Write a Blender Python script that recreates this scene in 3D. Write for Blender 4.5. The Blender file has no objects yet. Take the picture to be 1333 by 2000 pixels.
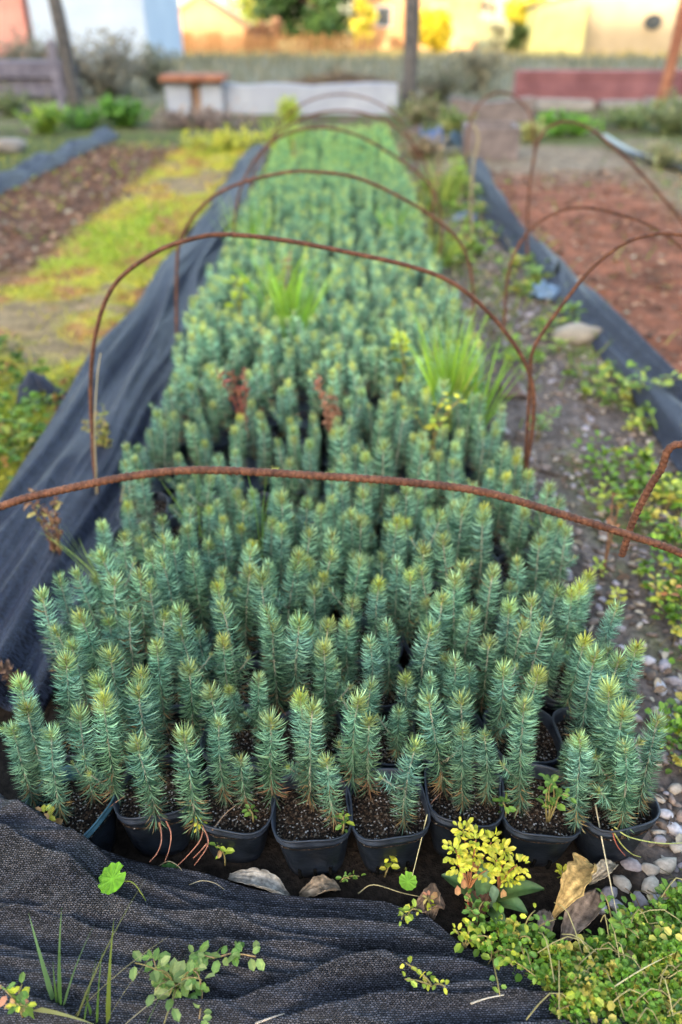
import bpy, bmesh, math, random
import numpy as np
from mathutils import Vector, noise as mnoise

random.seed(7)
rng = np.random.default_rng(7)
SC = bpy.context.scene
COL = SC.collection
R = math.radians

# ------------------------------------------------------------------ camera geometry
F, CX, CY = 1480.0, 666.5, 1000.0
PITCH = R(33.2)
CAM = np.array([0.0, 0.0, 1.12])
FW = np.array([0, math.cos(PITCH), -math.sin(PITCH)])
UP = np.array([0, math.sin(PITCH), math.cos(PITCH)])
RT = np.array([1.0, 0, 0])

def ray(x, y):
    return FW + (x - CX) / F * RT - (y - CY) / F * UP
def P(x, y, z=0.0):                     # a place on the level z
    d = ray(x, y); t = (z - CAM[2]) / d[2]
    return CAM + d * t
def PY(x, y, Y):                        # a place on the upright plane at distance Y
    d = ray(x, y); t = Y / d[1]
    return CAM + d * t

# ------------------------------------------------------------------ helpers
def nz(v):
    v = np.asarray(v, float)
    return v / np.maximum(np.linalg.norm(v, axis=-1, keepdims=True), 1e-9)
def smooth(a, b, x):
    t = np.clip((x - a) / (b - a), 0, 1); return t * t * (3 - 2 * t)
def fbm(x, y, z=0.0, o=3):
    return mnoise.fractal(Vector((x, y, z)), 0.9, 2.0, o)
def catmull(pts, per=8):
    p = np.asarray(pts, float)
    q = np.vstack([2 * p[0] - p[1], p, 2 * p[-1] - p[-2]])
    out = []
    for i in range(len(p) - 1):
        a, b, c, d = q[i:i + 4]
        for k in range(per):
            t = k / per
            out.append(0.5 * ((2 * b) + (-a + c) * t + (2 * a - 5 * b + 4 * c - d) * t * t + (-a + 3 * b - 3 * c + d) * t ** 3))
    out.append(p[-1])
    return np.array(out)
def resample(pts, step):
    p = np.asarray(pts, float)
    s = np.concatenate([[0], np.cumsum(np.linalg.norm(np.diff(p, axis=0), axis=1))])
    n = max(3, int(s[-1] / step) + 1)
    t = np.linspace(0, s[-1], n)
    return np.stack([np.interp(t, s, p[:, i]) for i in range(3)], axis=1), t

class MB:
    def __init__(self):
        self.v, self.c, self.f, self.n, self.uv = [], [], [], 0, []
    def add(self, v, f, col=(.5, .5, .5), uv=None):
        v = np.asarray(v, float).reshape(-1, 3)
        col = np.asarray(col, float)
        if col.ndim == 1: col = np.tile(col, (len(v), 1))
        self.v.append(v); self.c.append(col)
        self.uv.append(np.zeros((len(v), 2)) if uv is None else np.asarray(uv, float))
        o = self.n
        self.f.extend([[i + o for i in q] for q in f])
        self.n += len(v)
    def merge(self, m, M=None, off=(0, 0, 0), colmul=None):
        v, c, f = m
        v = (v @ np.asarray(M).T if M is not None else v) + np.asarray(off)
        self.add(v, f, c if colmul is None else c * np.asarray(colmul))
    def data(self):
        return np.vstack(self.v), np.vstack(self.c), self.f
    def tube(self, pts, rad, n=6, col=(.5, .5, .5), cap=True):
        p = np.asarray(pts, float); m = len(p)
        r = np.broadcast_to(np.asarray(rad, float), (m,)) if np.ndim(rad) < 2 else np.asarray(rad)
        T = nz(np.gradient(p, axis=0))
        ref = np.array([0, 0, 1.0]) if abs(T[0][2]) < .9 else np.array([1.0, 0, 0])
        A = nz(np.cross(T[0], ref)); As = []
        for i in range(m):
            A = nz(A - T[i] * np.dot(A, T[i])); As.append(A)
        As = np.array(As); Bs = np.cross(T, As)
        th = np.arange(n) * 2 * math.pi / n
        if r.ndim == 1: r = np.repeat(r[:, None], n, 1)
        ring = p[:, None, :] + r[:, :, None] * (np.cos(th)[None, :, None] * As[:, None, :] + np.sin(th)[None, :, None] * Bs[:, None, :])
        f = []
        for i in range(m - 1):
            for k in range(n):
                k2 = (k + 1) % n
                f.append((i * n + k, i * n + k2, (i + 1) * n + k2, (i + 1) * n + k))
        if cap:
            f.append(tuple(range(n))[::-1]); f.append(tuple((m - 1) * n + k for k in range(n)))
        c = np.asarray(col, float)
        if c.ndim == 2: c = np.repeat(c, n, axis=0)
        self.add(ring.reshape(-1, 3), f, c)
    def box(self, lo, hi, col=(.5, .5, .5), rotz=0, about=None):
        x0, y0, z0 = lo; x1, y1, z1 = hi
        v = np.array([(x0, y0, z0), (x1, y0, z0), (x1, y1, z0), (x0, y1, z0), (x0, y0, z1), (x1, y0, z1), (x1, y1, z1), (x0, y1, z1)], float)
        if rotz:
            o = np.array(about if about is not None else v.mean(0)); c, s = math.cos(rotz), math.sin(rotz)
            w = v - o; v = np.stack([w[:, 0] * c - w[:, 1] * s, w[:, 0] * s + w[:, 1] * c, w[:, 2]], 1) + o
        self.add(v, [(0, 3, 2, 1), (4, 5, 6, 7), (0, 1, 5, 4), (1, 2, 6, 5), (2, 3, 7, 6), (3, 0, 4, 7)], col)
    def ribbons(self, P0, D, L, W, bend, col, tipcol=None, seg=2, S=None):
        """many tapering blades at once; bend: vector added to the direction along the blade"""
        P0 = np.asarray(P0, float); N = len(P0)
        D = nz(D); L = np.broadcast_to(L, (N,)); W = np.broadcast_to(W, (N,))
        if S is None:
            S = nz(np.cross(D, rng.normal(size=(N, 3))))
        pts = [P0]; d = D.copy(); p = P0.copy()
        for k in range(seg + 1):
            p = p + d * (L / (seg + 1))[:, None]; pts.append(p); d = nz(d + bend / (seg + 1))
        rows = []
        wk = [.8, 1.0, .75, .5, .3][:seg + 1] if seg > 1 else [1, .8]
        for k in range(seg + 1):
            w = (W * .5 * wk[k])[:, None]
            rows += [pts[k] - S * w, pts[k] + S * w]
        rows.append(pts[-1])
        V = np.stack(rows, axis=1); m = V.shape[1]
        col = np.asarray(col, float); col = np.broadcast_to(col, (N, 3))
        tc = col if tipcol is None else np.broadcast_to(np.asarray(tipcol, float), (N, 3))
        ts = np.array([k // 2 / (seg + 1) for k in range(m - 1)] + [1.0])
        C = col[:, None, :] * (1 - ts)[None, :, None] + tc[:, None, :] * ts[None, :, None]
        base = []
        for k in range(seg):
            base.append((2 * k, 2 * k + 1, 2 * k + 3, 2 * k + 2))
        base.append((2 * seg, 2 * seg + 1, 2 * seg + 2))
        f = []
        for i in range(N):
            o = i * m
            for q in base: f.append(tuple(o + j for j in q))
        self.add(V.reshape(-1, 3), f, C.reshape(-1, 3))
    def leaves(self, P0, D, Nn, L, W, col, fold=.25, curl=.2, tipcol=None):
        P0 = np.asarray(P0, float); N = len(P0)
        D = nz(D); S = nz(np.cross(D, Nn)); U = np.cross(S, D)
        L = np.broadcast_to(L, (N,))[:, None]; W = np.broadcast_to(W, (N,))[:, None]
        def pt(t, s, u): return P0 + D * L * t + S * W * s + U * (W * u - L * curl * t * t)
        V = np.stack([pt(0, 0, 0), pt(.28, -.40, fold * .4), pt(.28, 0, 0), pt(.28, .40, fold * .4), pt(.74, -.42, fold * .42), pt(.74, 0, 0), pt(.74, .42, fold * .42), pt(1, 0, 0)], axis=1)
        base = [(0, 2, 1), (0, 3, 2), (1, 2, 5, 4), (2, 3, 6, 5), (4, 5, 7), (5, 6, 7)]
        f = []
        for i in range(N):
            for q in base: f.append(tuple(i * 8 + j for j in q))
        col = np.broadcast_to(np.asarray(col, float), (N, 3))
        tc = col if tipcol is None else np.broadcast_to(np.asarray(tipcol, float), (N, 3))
        ts = np.array([0, .3, .3, .3, .7, .7, .7, 1.0]); md = np.array([1, 1, 1.15, 1, 1, 1.15, 1, 1])
        C = (col[:, None, :] * (1 - ts)[None, :, None] + tc[:, None, :] * ts[None, :, None]) * md[None, :, None]
        self.add(V.reshape(-1, 3), f, C.reshape(-1, 3))
    def build(self, name, mat, parent=None, smooth_=False):
        me = bpy.data.meshes.new(name)
        v = np.vstack(self.v) if self.v else np.zeros((0, 3))
        me.from_pydata(v.tolist(), [], self.f)
        c = np.ones((len(v), 4)); c[:, :3] = np.vstack(self.c)
        a = me.color_attributes.new('col', 'FLOAT_COLOR', 'POINT'); a.data.foreach_set('color', c.ravel())
        uvv = np.vstack(self.uv)
        if uvv.any():
            l = me.uv_layers.new(name='UVMap')
            idx = np.empty(len(me.loops), int); me.loops.foreach_get('vertex_index', idx)
            l.data.foreach_set('uv', uvv[idx].ravel())
        if smooth_: me.polygons.foreach_set('use_smooth', [True] * len(me.polygons))
        me.materials.append(mat); me.update()
        o = bpy.data.objects.new(name, me); COL.objects.link(o)
        if parent is not None: o.parent = parent
        return o

def tag(o, label=None, cat=None, group=None, kind=None):
    if label: o['label'] = label
    if cat: o['category'] = cat
    if group: o['group'] = group
    if kind: o['kind'] = kind
    return o
def empty(name, loc, rz=0.0):
    o = bpy.data.objects.new(name, None); COL.objects.link(o)
    o.location = loc; o.rotation_euler = (0, 0, rz); o.empty_display_size = .05
    return o
def copy_tree(o, parent=None):
    c = o.copy(); COL.objects.link(c); c.parent = parent
    for ch in list(o.children): copy_tree(ch, c)
    return c
def local(root, pts):                    # world points into a root that has a plain offset
    return np.asarray(pts, float) - np.array(root.location)

# ------------------------------------------------------------------ materials
def newmat(name):
    m = bpy.data.materials.new(name); m.use_nodes = True
    nt = m.node_tree; return m, nt, nt.nodes['Principled BSDF'], nt.nodes, nt.links
def mixc(N, Lk, a, b, fac, mode='MIX'):
    n = N.new('ShaderNodeMix'); n.data_type = 'RGBA'; n.blend_type = mode
    for sock, val in ((n.inputs[0], fac), (n.inputs[6], a), (n.inputs[7], b)):
        if hasattr(val, 'is_linked') or isinstance(val, bpy.types.NodeSocket): Lk.new(val, sock)
        else: sock.default_value = val if not isinstance(val, tuple) else (*val[:3], 1)
    return n.outputs[2]
def noise_tex(N, Lk, scale, detail=3, coord='Object', rough=.6):
    tc = N.new('ShaderNodeTexCoord'); t = N.new('ShaderNodeTexNoise')
    t.inputs['Scale'].default_value = scale; t.inputs['Detail'].default_value = detail; t.inputs['Roughness'].default_value = rough
    Lk.new(tc.outputs[coord], t.inputs['Vector']); return t.outputs['Fac']
def ramp(N, Lk, fac, stops):
    r = N.new('ShaderNodeValToRGB'); Lk.new(fac, r.inputs[0])
    e = r.color_ramp.elements
    while len(e) > 1: e.remove(e[-1])
    e[0].position = stops[0][0]; e[0].color = (*stops[0][1], 1)
    for p, c in stops[1:]:
        k = e.new(p); k.color = (*c, 1)
    return r.outputs[0]
def bump(N, Lk, b, h, strength, dist=.01):
    n = N.new('ShaderNodeBump'); n.inputs['Strength'].default_value = strength; n.inputs['Distance'].default_value = dist
    Lk.new(h, n.inputs['Height']); Lk.new(n.outputs[0], b.inputs['Normal'])

def attr_mat(name, rough=.6, spec=.3, nscale=60, namp=.35, trans=0.0, objvar=0.0, bumpst=0.0, coord='Object'):
    """colour from the mesh's own colour attribute, broken up with noise"""
    m, nt, b, N, Lk = newmat(name)
    at = N.new('ShaderNodeAttribute'); at.attribute_name = 'col'
    nf = noise_tex(N, Lk, nscale, 4, coord)
    var = ramp(N, Lk, nf, [(.3, (1 - namp,) * 3), (.7, (1 + namp,) * 3)])
    c = mixc(N, Lk, at.outputs['Color'], var, 1.0, 'MULTIPLY')
    if objvar:
        oi = N.new('ShaderNodeObjectInfo'); hs = N.new('ShaderNodeHueSaturation')
        mr = N.new('ShaderNodeMapRange'); Lk.new(oi.outputs['Random'], mr.inputs[0])
        mr.inputs[3].default_value = .5 - .022 * objvar; mr.inputs[4].default_value = .5 + .022 * objvar
        Lk.new(mr.outputs[0], hs.inputs['Hue'])
        m2 = N.new('ShaderNodeMath'); m2.operation = 'MULTIPLY'; m2.inputs[1].default_value = 7.31; Lk.new(oi.outputs['Random'], m2.inputs[0])
        m3 = N.new('ShaderNodeMath'); m3.operation = 'FRACT'; Lk.new(m2.outputs[0], m3.inputs[0])
        mr2 = N.new('ShaderNodeMapRange'); Lk.new(m3.outputs[0], mr2.inputs[0]); mr2.inputs[3].default_value = 1 - .25 * objvar; mr2.inputs[4].default_value = 1 + .25 * objvar
        Lk.new(mr2.outputs[0], hs.inputs['Value']); Lk.new(c, hs.inputs['Color']); c = hs.outputs[0]
    Lk.new(c, b.inputs['Base Color'])
    b.inputs['Roughness'].default_value = rough; b.inputs['Specular IOR Level'].default_value = spec
    if bumpst: bump(N, Lk, b, nf, bumpst, .004)
    if trans:
        out = N['Material Output'] if 'Material Output' in N else None
        tr = N.new('ShaderNodeBsdfTranslucent'); Lk.new(c, tr.inputs['Color'])
        mx = N.new('ShaderNodeMixShader'); mx.inputs[0].default_value = trans
        Lk.new(b.outputs[0], mx.inputs[1]); Lk.new(tr.outputs[0], mx.inputs[2]); Lk.new(mx.outputs[0], out.inputs['Surface'])
    return m
def flat_mat(name, c1, c2, scale=20, rough=.7, spec=.3, bumpst=.2, detail=5, metal=0.0, bd=.004):
    m, nt, b, N, Lk = newmat(name)
    nf = noise_tex(N, Lk, scale, detail)
    Lk.new(ramp(N, Lk, nf, [(.32, c1), (.68, c2)]), b.inputs['Base Color'])
    b.inputs['Roughness'].default_value = rough; b.inputs['Specular IOR Level'].default_value = spec; b.inputs['Metallic'].default_value = metal
    if bumpst: bump(N, Lk, b, nf, bumpst, bd)
    return m

M = {}
M['needle'] = attr_mat('pine_needle', .45, .20, 45, .25, trans=.06, objvar=1.0)
M['stem'] = attr_mat('seedling_stem', .7, .2, 120, .3, objvar=.5)
M['leaf'] = attr_mat('weed_leaf', .45, .4, 90, .25, trans=.28)
M['grass'] = attr_mat('grass_blade', .5, .35, 8, .3, trans=.3)
M['dryleaf'] = attr_mat('dry_leaf', .85, .15, 140, .45, trans=.08, bumpst=.5)
M['twig'] = attr_mat('dry_twig', .85, .15, 200, .3)
M['stone'] = attr_mat('pebble', .8, .25, 150, .25, bumpst=.25)
M['crown'] = attr_mat('tree_foliage', .6, .3, 1.2, .35, trans=.25)
M['bark'] = flat_mat('bark', (.05, .035, .025), (.14, .10, .07), 30, .9, .1, .6)

def rust_mat():
    m, nt, b, N, Lk = newmat('rusted_rebar')
    n1 = noise_tex(N, Lk, 70, 5); n2 = noise_tex(N, Lk, 420, 3)
    c = ramp(N, Lk, n1, [(.3, (.050, .020, .012)), (.5, (.115, .044, .024)), (.72, (.21, .090, .048))])
    d = ramp(N, Lk, n2, [(.35, (.55, .5, .48)), (.65, (1.25, 1.2, 1.15))])
    Lk.new(mixc(N, Lk, c, d, 1.0, 'MULTIPLY'), b.inputs['Base Color'])
    b.inputs['Roughness'].default_value = .75; b.inputs['Specular IOR Level'].default_value = .35
    bump(N, Lk, b, n2, .5, .0015); return m
M['rust'] = rust_mat()

def net_mat(name, c1, c2, spec):
    m, nt, b, N, Lk = newmat(name)
    uv = N.new('ShaderNodeUVMap'); uv.uv_map = 'UVMap'
    nt2 = N.new('ShaderNodeTexNoise'); nt2.inputs['Scale'].default_value = 75; nt2.inputs['Detail'].default_value = 2
    Lk.new(uv.outputs[0], nt2.inputs['Vector'])
    sub = N.new('ShaderNodeVectorMath'); sub.operation = 'MULTIPLY_ADD'
    Lk.new(nt2.outputs['Color'], sub.inputs[0]); sub.inputs[1].default_value = (.0065, .0055, 0); Lk.new(uv.outputs[0], sub.inputs[2])
    br = N.new('ShaderNodeTexBrick'); Lk.new(sub.outputs[0], br.inputs['Vector'])
    br.inputs['Scale'].default_value = 1.0; br.inputs['Brick Width'].default_value = .0045; br.inputs['Row Height'].default_value = .0031
    br.inputs['Mortar Size'].default_value = .0009; br.inputs['Mortar Smooth'].default_value = .8; br.offset = .5
    br.inputs['Color1'].default_value = (*c1, 1); br.inputs['Color2'].default_value = (*c2, 1); br.inputs['Mortar'].default_value = (.002, .002, .003, 1)
    st = N.new('ShaderNodeTexNoise'); st.inputs['Scale'].default_value = 9; st.inputs['Detail'].default_value = 4
    mp = N.new('ShaderNodeMapping'); Lk.new(uv.outputs[0], mp.inputs[0]); mp.inputs['Scale'].default_value = (.5, 2.2, 1); Lk.new(mp.outputs[0], st.inputs['Vector'])
    dust = ramp(N, Lk, st.outputs['Fac'], [(.35, (.72, .74, .82)), (.62, (1.1, 1.08, 1.05)), (.75, (1.5, 1.4, 1.2))])
    Lk.new(mixc(N, Lk, br.outputs['Color'], dust, 1.0, 'MULTIPLY'), b.inputs['Base Color'])
    b.inputs['Roughness'].default_value = .55; b.inputs['Specular IOR Level'].default_value = spec
    inv = N.new('ShaderNodeMath'); inv.operation = 'SUBTRACT'; inv.inputs[0].default_value = 1; Lk.new(br.outputs['Fac'], inv.inputs[1])
    bump(N, Lk, b, inv.outputs[0], .8, .0015)
    return m
M['net'] = net_mat('shade_net_weave', (.022, .024, .030), (.105, .108, .130), .28)
M['net_blue'] = net_mat('weathered_net_weave', (.022, .029, .050), (.070, .090, .150), .3)

def pot_mat(name, c1, c2, sp=.5):
    m, nt, b, N, Lk = newmat(name)
    n1 = noise_tex(N, Lk, 35, 5); n2 = noise_tex(N, Lk, 500, 2)
    c = ramp(N, Lk, n1, [(.35, c1), (.7, c2)])
    d = ramp(N, Lk, n2, [(.68, (0, 0, 0)), (.80, (.07, .065, .06))])
    Lk.new(mixc(N, Lk, c, d, 1.0, 'ADD'), b.inputs['Base Color'])
    r = N.new('ShaderNodeMapRange'); Lk.new(n1, r.inputs[0]); r.inputs[3].default_value = .32; r.inputs[4].default_value = .6
    Lk.new(r.outputs[0], b.inputs['Roughness']); b.inputs['Specular IOR Level'].default_value = sp
    bump(N, Lk, b, n1, .35, .005); return m
M['pot'] = pot_mat('pot_plastic', (.004, .006, .009), (.012, .017, .027), .24)
M['pot_rim'] = pot_mat('pot_rim_plastic', (.008, .012, .020), (.030, .042, .065), .6)
M['pot_teal'] = pot_mat('teal_plastic', (.02, .07, .10), (.05, .15, .20))
M['slot'] = flat_mat('slot_hole_shade', (.003, .003, .003), (.006, .006, .006), 40, .9, .05, 0)

def soil_mat():
    m, nt, b, N, Lk = newmat('potting_soil')
    tc = N.new('ShaderNodeTexCoord')
    v = N.new('ShaderNodeTexVoronoi'); v.inputs['Scale'].default_value = 480; Lk.new(tc.outputs['Object'], v.inputs['Vector'])
    sep = N.new('ShaderNodeSeparateColor'); Lk.new(v.outputs['Color'], sep.inputs[0])
    c = ramp(N, Lk, sep.outputs[0], [(0, (.008, .006, .005)), (.45, (.022, .015, .010)), (.74, (.055, .034, .022)), (.90, (.11, .09, .07)), (.955, (.28, .27, .26))])
    c.node.color_ramp.interpolation = 'CONSTANT'
    Lk.new(c, b.inputs['Base Color']); b.inputs['Roughness'].default_value = .95; b.inputs['Specular IOR Level'].default_value = .1
    bump(N, Lk, b, sep.outputs[1], .9, .003); return m
M['soil'] = soil_mat()

def ground_mat():
    m, nt, b, N, Lk = newmat('garden_ground')
    at = N.new('ShaderNodeAttribute'); at.attribute_name = 'col'
    n1 = noise_tex(N, Lk, 9, 6); n2 = noise_tex(N, Lk, 75, 5)
    a = ramp(N, Lk, n1, [(.3, (.6, .6, .6)), (.7, (1.4, 1.38, 1.35))]); d = ramp(N, Lk, n2, [(.3, (.45, .45, .45)), (.7, (1.6, 1.58, 1.55))])
    c = mixc(N, Lk, mixc(N, Lk, at.outputs['Color'], a, 1.0, 'MULTIPLY'), d, 1.0, 'MULTIPLY')
    Lk.new(c, b.inputs['Base Color']); b.inputs['Roughness'].default_value = .95; b.inputs['Specular IOR Level'].default_value = .12
    bump(N, Lk, b, n2, .7, .012); return m
M['ground'] = ground_mat()

# ------------------------------------------------------------------ camera, light, air
cam = bpy.data.cameras.new('camera'); co = bpy.data.objects.new('camera', cam); COL.objects.link(co)
co.location = CAM; co.rotation_euler = (math.pi / 2 - PITCH, 0, 0)
cam.sensor_fit = 'VERTICAL'; cam.sensor_height = 36; cam.lens = F / 2000 * 36
cam.clip_start = .02; cam.clip_end = 1500
cam.dof.use_dof = True; cam.dof.focus_distance = 1.10; cam.dof.aperture_fstop = cam.lens / 13.5
SC.camera = co

SUN_EL, SUN_AZ = R(16), R(-160)         # azimuth from +Y, clockwise: low, behind the camera and to its left
sd = np.array([math.sin(SUN_AZ) * math.cos(SUN_EL), math.cos(SUN_AZ) * math.cos(SUN_EL), math.sin(SUN_EL)])
sl = bpy.data.lights.new('sun', 'SUN'); so = bpy.data.objects.new('sun', sl); COL.objects.link(so)
sl.energy = 2.0; sl.angle = R(.5); sl.color = (1.0, .91, .78)
so.rotation_euler = Vector(-sd).to_track_quat('-Z', 'Y').to_euler()
w = bpy.data.worlds.new('World'); SC.world = w; w.use_nodes = True
wn = w.node_tree.nodes; wl = w.node_tree.links
sky = wn.new('ShaderNodeTexSky'); sky.sky_type = 'NISHITA'; sky.sun_disc = False
sky.sun_elevation = SUN_EL; sky.sun_rotation = SUN_AZ % (2 * math.pi); sky.air_density = 1.0; sky.dust_density = 2.0
bg = wn['Background']; wl.new(sky.outputs[0], bg.inputs[0]); bg.inputs[1].default_value = .15
vs = SC.view_settings
vs.view_transform = 'Standard'; vs.look = 'None'; vs.gamma = 1.0; vs.use_curve_mapping = False
vs.exposure = 3.05
vs.use_white_balance = True; vs.white_balance_temperature = 7600; vs.white_balance_tint = 10

# ------------------------------------------------------------------ ground
PITCHP = .118                            # spacing of the pots
ROW0 = .734
def row_y(r): return ROW0 + r * PITCHP
def col_x(c, y=9): return (c - 3.5) * (PITCHP + .006 * smooth(.8, 1.2, y)) + .002 - .055 * smooth(.9, 1.7, y)
NROW = 61
def terrain(x, y):
    return -0.8 * smooth(14, 60, y)
def ground_colour(x, y):
    n = fbm(x * 1.3, y * 1.3, 0, 3); n2 = fbm(x * 4, y * 4, 5, 3)
    soil = np.array([.020, .015, .012])
    grav = np.array([.12, .097, .088])
    gr = np.array([.29, .29, .04]); orange = np.array([.30, .15, .06])
    lsoil = np.array([.125, .066, .045]) * (1 + .55 * n2); red = np.array([.19, .075, .045]) * (1 + .5 * n2)
    field = np.array([.14, .135, .095]); weed = np.array([.075, .09, .03])
    sunlit_gold = np.array([.33, .27, .10])
    xx = x + .10 * n
    if y < 9.5:
        c = soil
        if x < -.55:
            g = gr * (1 - smooth(0, .35, n2)) + orange * smooth(0, .35, n2); n1 = fbm(x * 1.1, y * 1.1, 7, 2); g = g + (np.array([.21, .15, .085]) - g) * smooth(-.2, -.45, n1 + .5 * n2)
            c = soil + (g - soil) * smooth(-.85, -1.0, xx)
            c = c + (lsoil - c) * smooth(-1.55, -1.75, xx) * smooth(3.3, 4.0, y + .3 * n)
            c = c + (weed - c) * smooth(-2.55, -2.75, xx)
        if x > .45:
            c = soil + (grav - soil) * smooth(.45, .6, xx)
            c = c + (weed * 1.3 - c) * smooth(.15, .4, n2) * smooth(.6, .75, x)
            k = smooth(1.05, 1.2, xx) * smooth(1.6, 2.0, y)
            c = c + (red - c) * k
            c = c + (np.array([.17, .16, .10]) - c) * smooth(1.9, 2.4, xx - .12 * (y - 4))
            c = c + (np.array([.19, .15, .11]) - c) * smooth(6.4, 7.4, y + .4 * n) * smooth(.6, 1.0, x)
        c = c + (weed - c) * smooth(8.2, 9.2, y + .5 * n)
    else:
        c = weed * (1 + .5 * n) + (np.array([.12, .085, .065]) - weed) * smooth(.0, .3, n2)
        c = c + (field - c) * smooth(12.5, 14, y)
        c = c + (sunlit_gold - c) * smooth(38, 44, y)  # sunlit look of the far field put into the ground colour
    return np.maximum(c, .005)
def axis(lo, fine0, fine1, step, hi, grow=1.12):
    a = list(np.arange(fine0, fine1, step)); d = step
    while a[-1] < hi: d *= grow; a.append(a[-1] + d)
    b = [fine0]; d = step
    while b[-1] > lo: d *= grow; b.append(b[-1] - d)
    return np.array(b[1:][::-1] + a)
gx = axis(-260, -3.2, 3.4, .032, 260); gy = axis(-60, .25, 8.5, .034, 700)
mb = MB()
V = np.zeros((len(gy), len(gx), 3)); C = np.zeros_like(V)
for j, y in enumerate(gy):
    for i, x in enumerate(gx):
        z = terrain(x, y)
        if y < 16 and abs(x) < 8:
            z += .010 * fbm(x * 5, y * 5, 2, 3) + (.014 * fbm(x * 14, y * 14, 6, 3) if (x > 1.2 or x < -1.6) else 0) + .02 * fbm(x * .8, y * .8, 9, 2) * smooth(.7, 1.5, abs(x))
        V[j, i] = (x, y, z); C[j, i] = ground_colour(x, y)
nx = len(gx)
fs = [(j * nx + i, j * nx + i + 1, (j + 1) * nx + i + 1, (j + 1) * nx + i) for j in range(len(gy) - 1) for i in range(nx - 1)]
mb.add(V.reshape(-1, 3), fs, C.reshape(-1, 3))
tag(mb.build('ground', M['ground'], None, True), 'bare garden soil with grass and gravel between the beds', kind='structure')

# ------------------------------------------------------------------ pots
ORD = ['first', 'second', 'third', 'fourth', 'fifth', 'sixth', 'seventh', 'eighth', 'ninth', 'tenth', 'eleventh', 'twelfth', 'thirteenth', 'fourteenth',
       'fifteenth', 'sixteenth', 'seventeenth', 'eighteenth', 'nineteenth', 'twentieth']
def pot_ring(hw, n=36, p=3.4, seed=0, wob=.0):
    th = np.arange(n) * 2 * math.pi / n
    c, s = np.cos(th), np.sin(th)
    r = hw / (np.abs(c) ** p + np.abs(s) ** p) ** (1 / p)
    r = r * (1 + wob * np.array([mnoise.noise(Vector((math.cos(t) * 1.2, math.sin(t) * 1.2, seed * 3.7))) for t in th]))
    return np.stack([r * c, r * s], 1)
def loft(mb, rings, zs, n, col=(.5,) * 3, tilt=None):
    V = np.concatenate([np.column_stack([r, np.full(n, z)]) for r, z in zip(rings, zs)])
    if tilt is not None: V[:, 2] += tilt(V[:, 0], V[:, 1]) * np.clip(V[:, 2] / .12, 0, 1)
    f = [(i * n + k, i * n + (k + 1) % n, (i + 1) * n + (k + 1) % n, (i + 1) * n + k) for i in range(len(zs) - 1) for k in range(n)]
    mb.add(V, f, col)
def make_pot(seed, slots=False, teal=False):
    root = empty('nursery_pot', (0, 0, 0)); n = 36; root.scale = (1.07, 1.07, 1.0)
    tl = lambda x, y: .004 * np.sin(x * 40 + seed) + .004 * np.cos(y * 35 + seed * 2)
    b = MB()
    zs = [0.0, .004, .02, .045, .07, .09, .100]
    hs = [.036, .040, .0435, .047, .050, .0525, .0535]
    loft(b, [pot_ring(h, n, 3.2, seed, .035) for h in hs], zs, n, tilt=tl)
    b.build('body', M['pot'], root, True)
    b = MB()
    zs = [.099, .1015, .104, .107, .1095, .112, .115, .117, .1175, .116, .108, .085]
    hs = [.0535, .0556, .0562, .0538, .0540, .0560, .0564, .0576, .0562, .0545, .0530, .0515]
    loft(b, [pot_ring(h, n, 3.2, seed, .045) for h in hs], zs, n, tilt=tl)
    b.build('rim', M['pot_teal'] if teal else M['pot_rim'], root, True)
    b = MB(); rr = pot_ring(.0545, n, 3.2, seed, .045); V = []; f = []
    K = 8
    for k in range(K + 1):
        for q in rr * (k / K):
            z = .098 + .0045 * fbm(q[0] * 60, q[1] * 60, seed, 3) - .004 * (k / K) ** 2
            V.append((q[0], q[1], z))
    f = [(i * n + k, i * n + (k + 1) % n, (i + 1) * n + (k + 1) % n, (i + 1) * n + k) for i in range(K) for k in range(n)]
    b.add(V, f); b.build('soil', M['soil'], root, True)
    if slots:
        for x in (-.022, .0, .022):
            b = MB(); yb = lambda z: -(.040 + z * .135)
            v = []
            for z in (.006, .022, .034):
                hw = .0022
                v += [(x - hw, yb(z) - .0012 * 1.6, z), (x + hw, yb(z) - .0012 * 1.6, z)]
            v2 = [(a, y + .004, z) for a, y, z in v]
            b.add(v + v2, [(0, 1, 3, 2), (2, 3, 5, 4), (0, 2, 8, 6), (2, 4, 10, 8), (1, 7, 9, 3), (3, 9, 11, 5), (4, 5, 11, 10)])
            b.build('drainage_slot', M['slot'], root)  # raised dark patch, the shade inside a drainage hole put into its colour
    return root
protos = [make_pot(1), make_pot(2, True), make_pot(3)]
teal_pot = make_pot(9, teal=True)
front_x = [-.412, -.288, -.166, -.040, .074, .190, .304, .420]
front_y = [.720, .748, .738, .714, .722, .742, .734, .738]
front_r = [-25, 4, -3, 2, 8, -4, -6, 10]
used = set(); POTROWS = 8
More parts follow.
